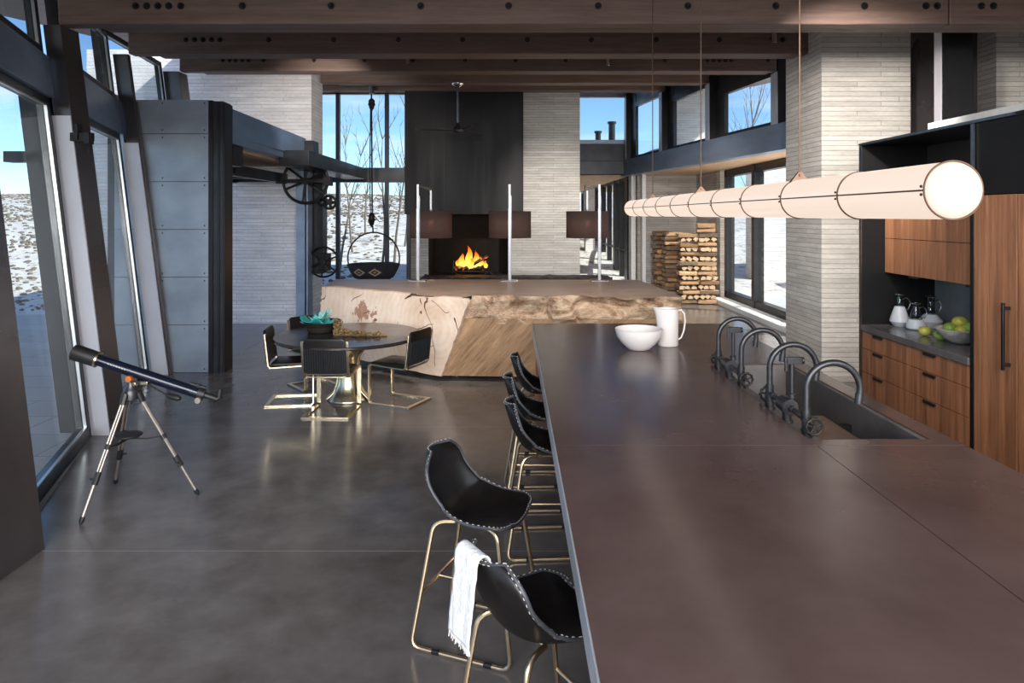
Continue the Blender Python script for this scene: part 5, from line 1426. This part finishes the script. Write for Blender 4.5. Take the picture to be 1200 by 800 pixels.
# ------------------------------------------------------------------ decanters, fruit
M['frost'] = pm('frosted_glass', (0.80,0.84,0.88), (0.70,0.74,0.79), 6, 0.35)
M['frost'].node_tree.nodes['Principled BSDF'].inputs['Transmission Weight'].default_value = 0.35
M['clear'] = glass('decanter_glass', (0.86,0.88,0.90), 1.5, 1.6)
CZ = 0.951
def decanter(x, y, h, style, label):
    root = thing('decanter', label, 'decanter', (x, y, CZ), group='decanters in the kitchen niche')
    if style == 0: body = [(0,0),(0.055,0),(0.062,0.006),(0.095,0.05),(0.09,0.075),(0.066,0.15),(0.045,0.205)]; neck = [(0.045,0.205),(0.034,0.25),(0.032,h-0.02),(0.050,h)]
    elif style == 1: body = [(0,0),(0.07,0),(0.088,0.012),(0.086,0.055),(0.06,0.10)]; neck = [(0.06,0.10),(0.042,0.17),(0.028,0.215),(0.03,h-0.015),(0.045,h)]
    else: body = [(0,0),(0.075,0),(0.085,0.01),(0.112,0.065),(0.105,0.08),(0.055,0.135)]; neck = [(0.055,0.135),(0.040,0.16),(0.034,0.20),(0.036,h-0.02),(0.052,h)]
    mb = MB(); mb.lathe(body, (0,0,0), 32); mb.build('frosted_body', M['frost'], root, auto=30)
    mb = MB(); mb.lathe(neck, (0,0,0), 32); mb.build('clear_neck', M['clear'], root, solid=0.003, auto=40)
    mb = MB(); mb.lathe([(neck[-1][0]-0.004,h-0.008),(neck[-1][0]+0.002,h-0.002),(neck[-1][0]-0.002,h+0.003),(neck[-1][0]-0.006,h)], (0,0,0), 32); mb.build('silver_rim', M['nickel'], root)
    z1 = h-0.05; z0 = max(0.12, h-0.15)
    mb = MB(); mb.tube([(0.032*0.6,-0.032*0.5,z1),(0.058,-0.03,z1+0.018),(0.082,-0.04,z1-0.015),(0.085,-0.042,z1-0.055),(0.065,-0.035,z0-0.005),(0.036,-0.02,z0)], 0.0055, 8); mb.build('handle', M['nickel'], root)
decanter(4.02, 7.08, 0.33, 0, 'tall frosted glass decanter nearest the black end panel')
decanter(4.07, 6.88, 0.265, 1, 'shortest frosted glass decanter, in the middle of the three')
decanter(4.29, 7.00, 0.315, 2, 'wide bellied frosted glass decanter nearest the fruit bowl')
M['lime'] = pm('lime_skin', (0.26,0.40,0.07), (0.16,0.28,0.04), 12, 0.35, bump=0.05)
M['mango'] = pm('yellow_green_skin', (0.62,0.48,0.08), (0.34,0.38,0.07), 5, 0.35, bump=0.05)
def fruit(p, r, m, label, nm, st_ax=1.15):
    mb = MB(); mb.ball((0,0,0), (r*st_ax, r, r*0.92), 20, 14)
    root = thing(nm, label, 'fruit', p, R.uniform(0,3))
    mb.build('skin', m, root)
    mb = MB(); mb.ball((r*st_ax*0.98,0,0), (r*0.12,r*0.10,r*0.10), 8, 6); mb.build('stem_end', M['bark'], root)
fruit((3.93, 6.50, CZ+0.046), 0.050, M['mango'], 'yellowish mango on the slate counter in front of the decanters', 'mango')
fruit((3.94, 6.28, CZ+0.045), 0.049, M['lime'], 'green fruit on the slate counter beside the stone bowl', 'green_fruit')
c = Vector((4.055, 6.13, CZ)); root = thing('stone_bowl', 'rough pale stone bowl of green fruit on the slate counter', 'bowl', c, math.radians(25))
mb = MB(); mb.lathe([(0,0.0),(0.10,0.0),(0.18,0.04),(0.25,0.10),(0.275,0.135),(0.262,0.138),(0.23,0.10),(0.16,0.055),(0,0.045)], (0,0,0), 40)
for v_ in mb.bm.verts: v_.co.y *= 0.72; v_.co += Vector((1,1,0))*0.006*noise.noise(v_.co*14)
mb.build('bowl_shell', pm('rough_limestone', (0.62,0.58,0.54), (0.36,0.33,0.30), 18, 0.9, bump=0.5), root, auto=60)
for dx_, dy_, z, r, mm, lab in ((-0.10,0.02,0.125,0.056,'lime','green fruit at the narrow end of the stone bowl'),(0.0,0.05,0.175,0.062,'mango','yellow green fruit heaped highest in the stone bowl'),(0.02,-0.06,0.14,0.060,'lime','dark green fruit at the front of the stone bowl'),(0.14,0.0,0.14,0.058,'lime','green fruit in the stone bowl beside the tall walnut door'),(-0.05,-0.05,0.115,0.050,'mango','small yellow fruit low in the front of the stone bowl')):
    fruit((c.x+dx_*0.9, c.y+dy_-dx_*0.3, CZ+z), r, M[mm], lab, 'bowl_fruit', 1.08)

# ------------------------------------------------------------------ telescope
TS = Vector((-2.82, 5.02, 0))
root = thing('telescope', 'blue black refractor telescope on a silver tripod by the leaning window', 'telescope', TS)
apex = Vector((-2.80, 5.02, 0.80))
feet = [Vector((-2.93,4.63,0)), Vector((-2.35,5.12,0)), Vector((-3.10,5.33,0))]
M['tube_blue'] = pm('gloss_midnight_enamel', (0.010,0.014,0.030), (0.007,0.010,0.022), 8, 0.2, 0.1)
M['plastic'] = pm('black_plastic', (0.014,0.014,0.015), None, 20, 0.5)
M['alloy'] = pm('satin_aluminium', (0.38,0.33,0.29), (0.30,0.26,0.23), 20, 0.45, 0.7)
for f in feet:
    d = (f-apex); top = apex+Vector((d.x,d.y,0)).normalized()*0.055+Vector((0,0,-0.03))
    dirv = (f-top).normalized(); side = dirv.cross(Vector((0,0,1))).normalized()
    mb = MB()
    for s in (-1, 1): mb.tube([top+side*0.012*s, top+(f-top)*0.64+side*0.012*s], 0.0085, 8)
    mb.tube([top+(f-top)*0.60, top+(f-top)*0.955], 0.011, 8); lg = mb.build('leg', M['alloy'], root, True)
    mb = MB(); mb.tube([top+(f-top)*0.60, top+(f-top)*0.70], 0.022, 10); mb.cyl(top+(f-top)*0.66, top+(f-top)*0.66+side*0.05, 0.008, n=8); mb.build('leg_clamp', M['plastic'], lg, True)
    mb = MB(); mb.tube([top+(f-top)*0.94, top+(f-top)*0.975, f+Vector((0,0,0.001))], [0.016,0.016,0.004], 10); mb.build('foot_tip', M['plastic'], lg, True)
    mb = MB(); mb.tube([apex+Vector((0,0,-0.02)), top+Vector((0,0,0.02)), top+dirv*0.05], [0.03,0.028,0.022], 10); mb.build('leg_socket', M['plastic'], root, True)
    mid = top+(f-top)*0.40
    mb = MB(); ctr = Vector((apex.x-0.02, apex.y, mid.z-0.0)); mb.ribbon([ctr, ctr.lerp(mid,0.55)+Vector((0,0,-0.015)), mid], 0.022, 0.008, Vector((d.y,-d.x,0)).normalized()); mb.cyl(mid-dirv*0.015, mid+dirv*0.02, 0.021, n=10); mb.build('spreader_arm', M['plastic'], root, True)
mb = MB(); mb.lathe([(0,0),(0.085,0),(0.095,0.008),(0.09,0.016),(0.03,0.022),(0,0.022)], (apex.x-0.02,apex.y,0.475), 24); mb.build('eyepiece_tray', M['plastic'], root, True)
mb = MB(); mb.lathe([(0,-0.05),(0.055,-0.05),(0.058,0.0),(0.045,0.025),(0.03,0.05),(0.03,0.10),(0,0.10)], apex, 20); mb.build('mount_head', M['iron'], root, True)
T0_ = at(86, 412, 4.96); T1_ = at(232, 460, 5.08)
ax = (T1_-T0_).normalized(); mid = T0_.lerp(T1_, 0.52)
M['orange'] = pm('orange_anodised', (0.85,0.25,0.06), (0.70,0.18,0.04), 10, 0.3, 0.4)
mb = MB(); pt = apex+Vector((0.005,-0.03,0.105)); mb.lathe([(0,-0.024),(0.022,-0.022),(0.026,0),(0.022,0.022),(0,0.024)], pt, 20, 'y'); mb.build('clutch_knob', M['orange'], root, True)
mb = MB(); mb.cyl(apex+Vector((0,0,0.09)), mid-Vector((0,0,0.045)), 0.028, n=14); mb.box(mid.x-0.06, mid.x+0.06, mid.y-0.03, mid.y+0.03, mid.z-0.075, mid.z-0.05); mb.build('mount_block', M['plastic'], root, True)
mb = MB(); mb.box(mid.x-0.035, mid.x-0.005, mid.y-0.04, mid.y+0.02, mid.z-0.085, mid.z-0.06); mb.box(mid.x+0.035, mid.x+0.085, mid.y-0.045, mid.y+0.02, mid.z-0.075, mid.z-0.052); mb.build('mount_plate', M['gold'], root, True, bev=0.003)
mb = MB(); mb.tube([T0_+ax*0.10, T1_-ax*0.0], 0.041, 24); tb = mb.build('optical_tube', M['tube_blue'], root, True)
mb = MB(); mb.tube([T0_, T0_+ax*0.005, T0_+ax*0.17], [0.054,0.058,0.056], 24); mb.build('dew_shield', M['plastic'], tb, True)
mb = MB(); mb.tube([T0_+ax*0.168, T0_+ax*0.182], 0.0575, 24); mb.build('dew_ring', M['gold'], tb, True)
up_ = Vector((0,0,1)); fw_ = (Vector((0,-1,0.25))).normalized()
mb = MB()
for k in range(7):
    q = T0_+ax*(0.27+k*0.020)+fw_*0.0412; hgt = 0.006
    mb.hexa([q+ax*a_+up_*b_*0.6+fw_*c__ for c__ in (-0.003, 0.0012) for a_, b_ in ((0,-hgt),(0.012,-hgt),(0.012,hgt),(0,hgt))])
mb.build('lettering', M['thread'], tb, True)
mb = MB(); mb.tube([T1_, T1_+ax*0.05, T1_+ax*0.052, T1_+ax*0.11], [0.044,0.040,0.022,0.022], 18); e0 = T1_+ax*0.11
mb.cyl(T1_+ax*0.03+Vector((0,-0.06,-0.03)), T1_+ax*0.03+Vector((0,0.06,-0.03)), 0.008, n=8); mb.build('focuser', M['plastic'], root, True)
mb = MB(); mb.cyl(T1_+ax*0.03+Vector((0,-0.075,-0.03)), T1_+ax*0.03+Vector((0,-0.052,-0.03)), 0.022, n=16); mb.build('focus_knob', M['alloy'], root, True)
mb = MB(); mb.tube([e0-ax*0.02, e0+ax*0.035, e0+ax*0.055+Vector((0,0,0.02)), e0+ax*0.06+Vector((0,0,0.085))], [0.021,0.021,0.020,0.019], 14); mb.build('eyepiece', M['plastic'], root, True)
mb = MB(); mb.tube([T1_-ax*0.06+Vector((0,0,0.05)), T1_+ax*0.06+Vector((0,0,0.055))], 0.012, 12); mb.box(T1_.x-0.02, T1_.x+0.02, T1_.y-0.012, T1_.y+0.012, T1_.z+0.025, T1_.z+0.065); mb.build('finder_scope', M['plastic'], root, True)
h0 = mid+Vector((0.06,-0.02,-0.065)); h1 = at(196, 463, 4.95); h2 = at(211, 467, 4.93)
mb = MB(); mb.tube([h0, h1], 0.006, 8); mb.tube([h1, h1.lerp(h2,0.2), h1.lerp(h2,0.8), h2], [0.012,0.021,0.021,0.014], 12); mb.build('pan_handle', M['plastic'], root, True)
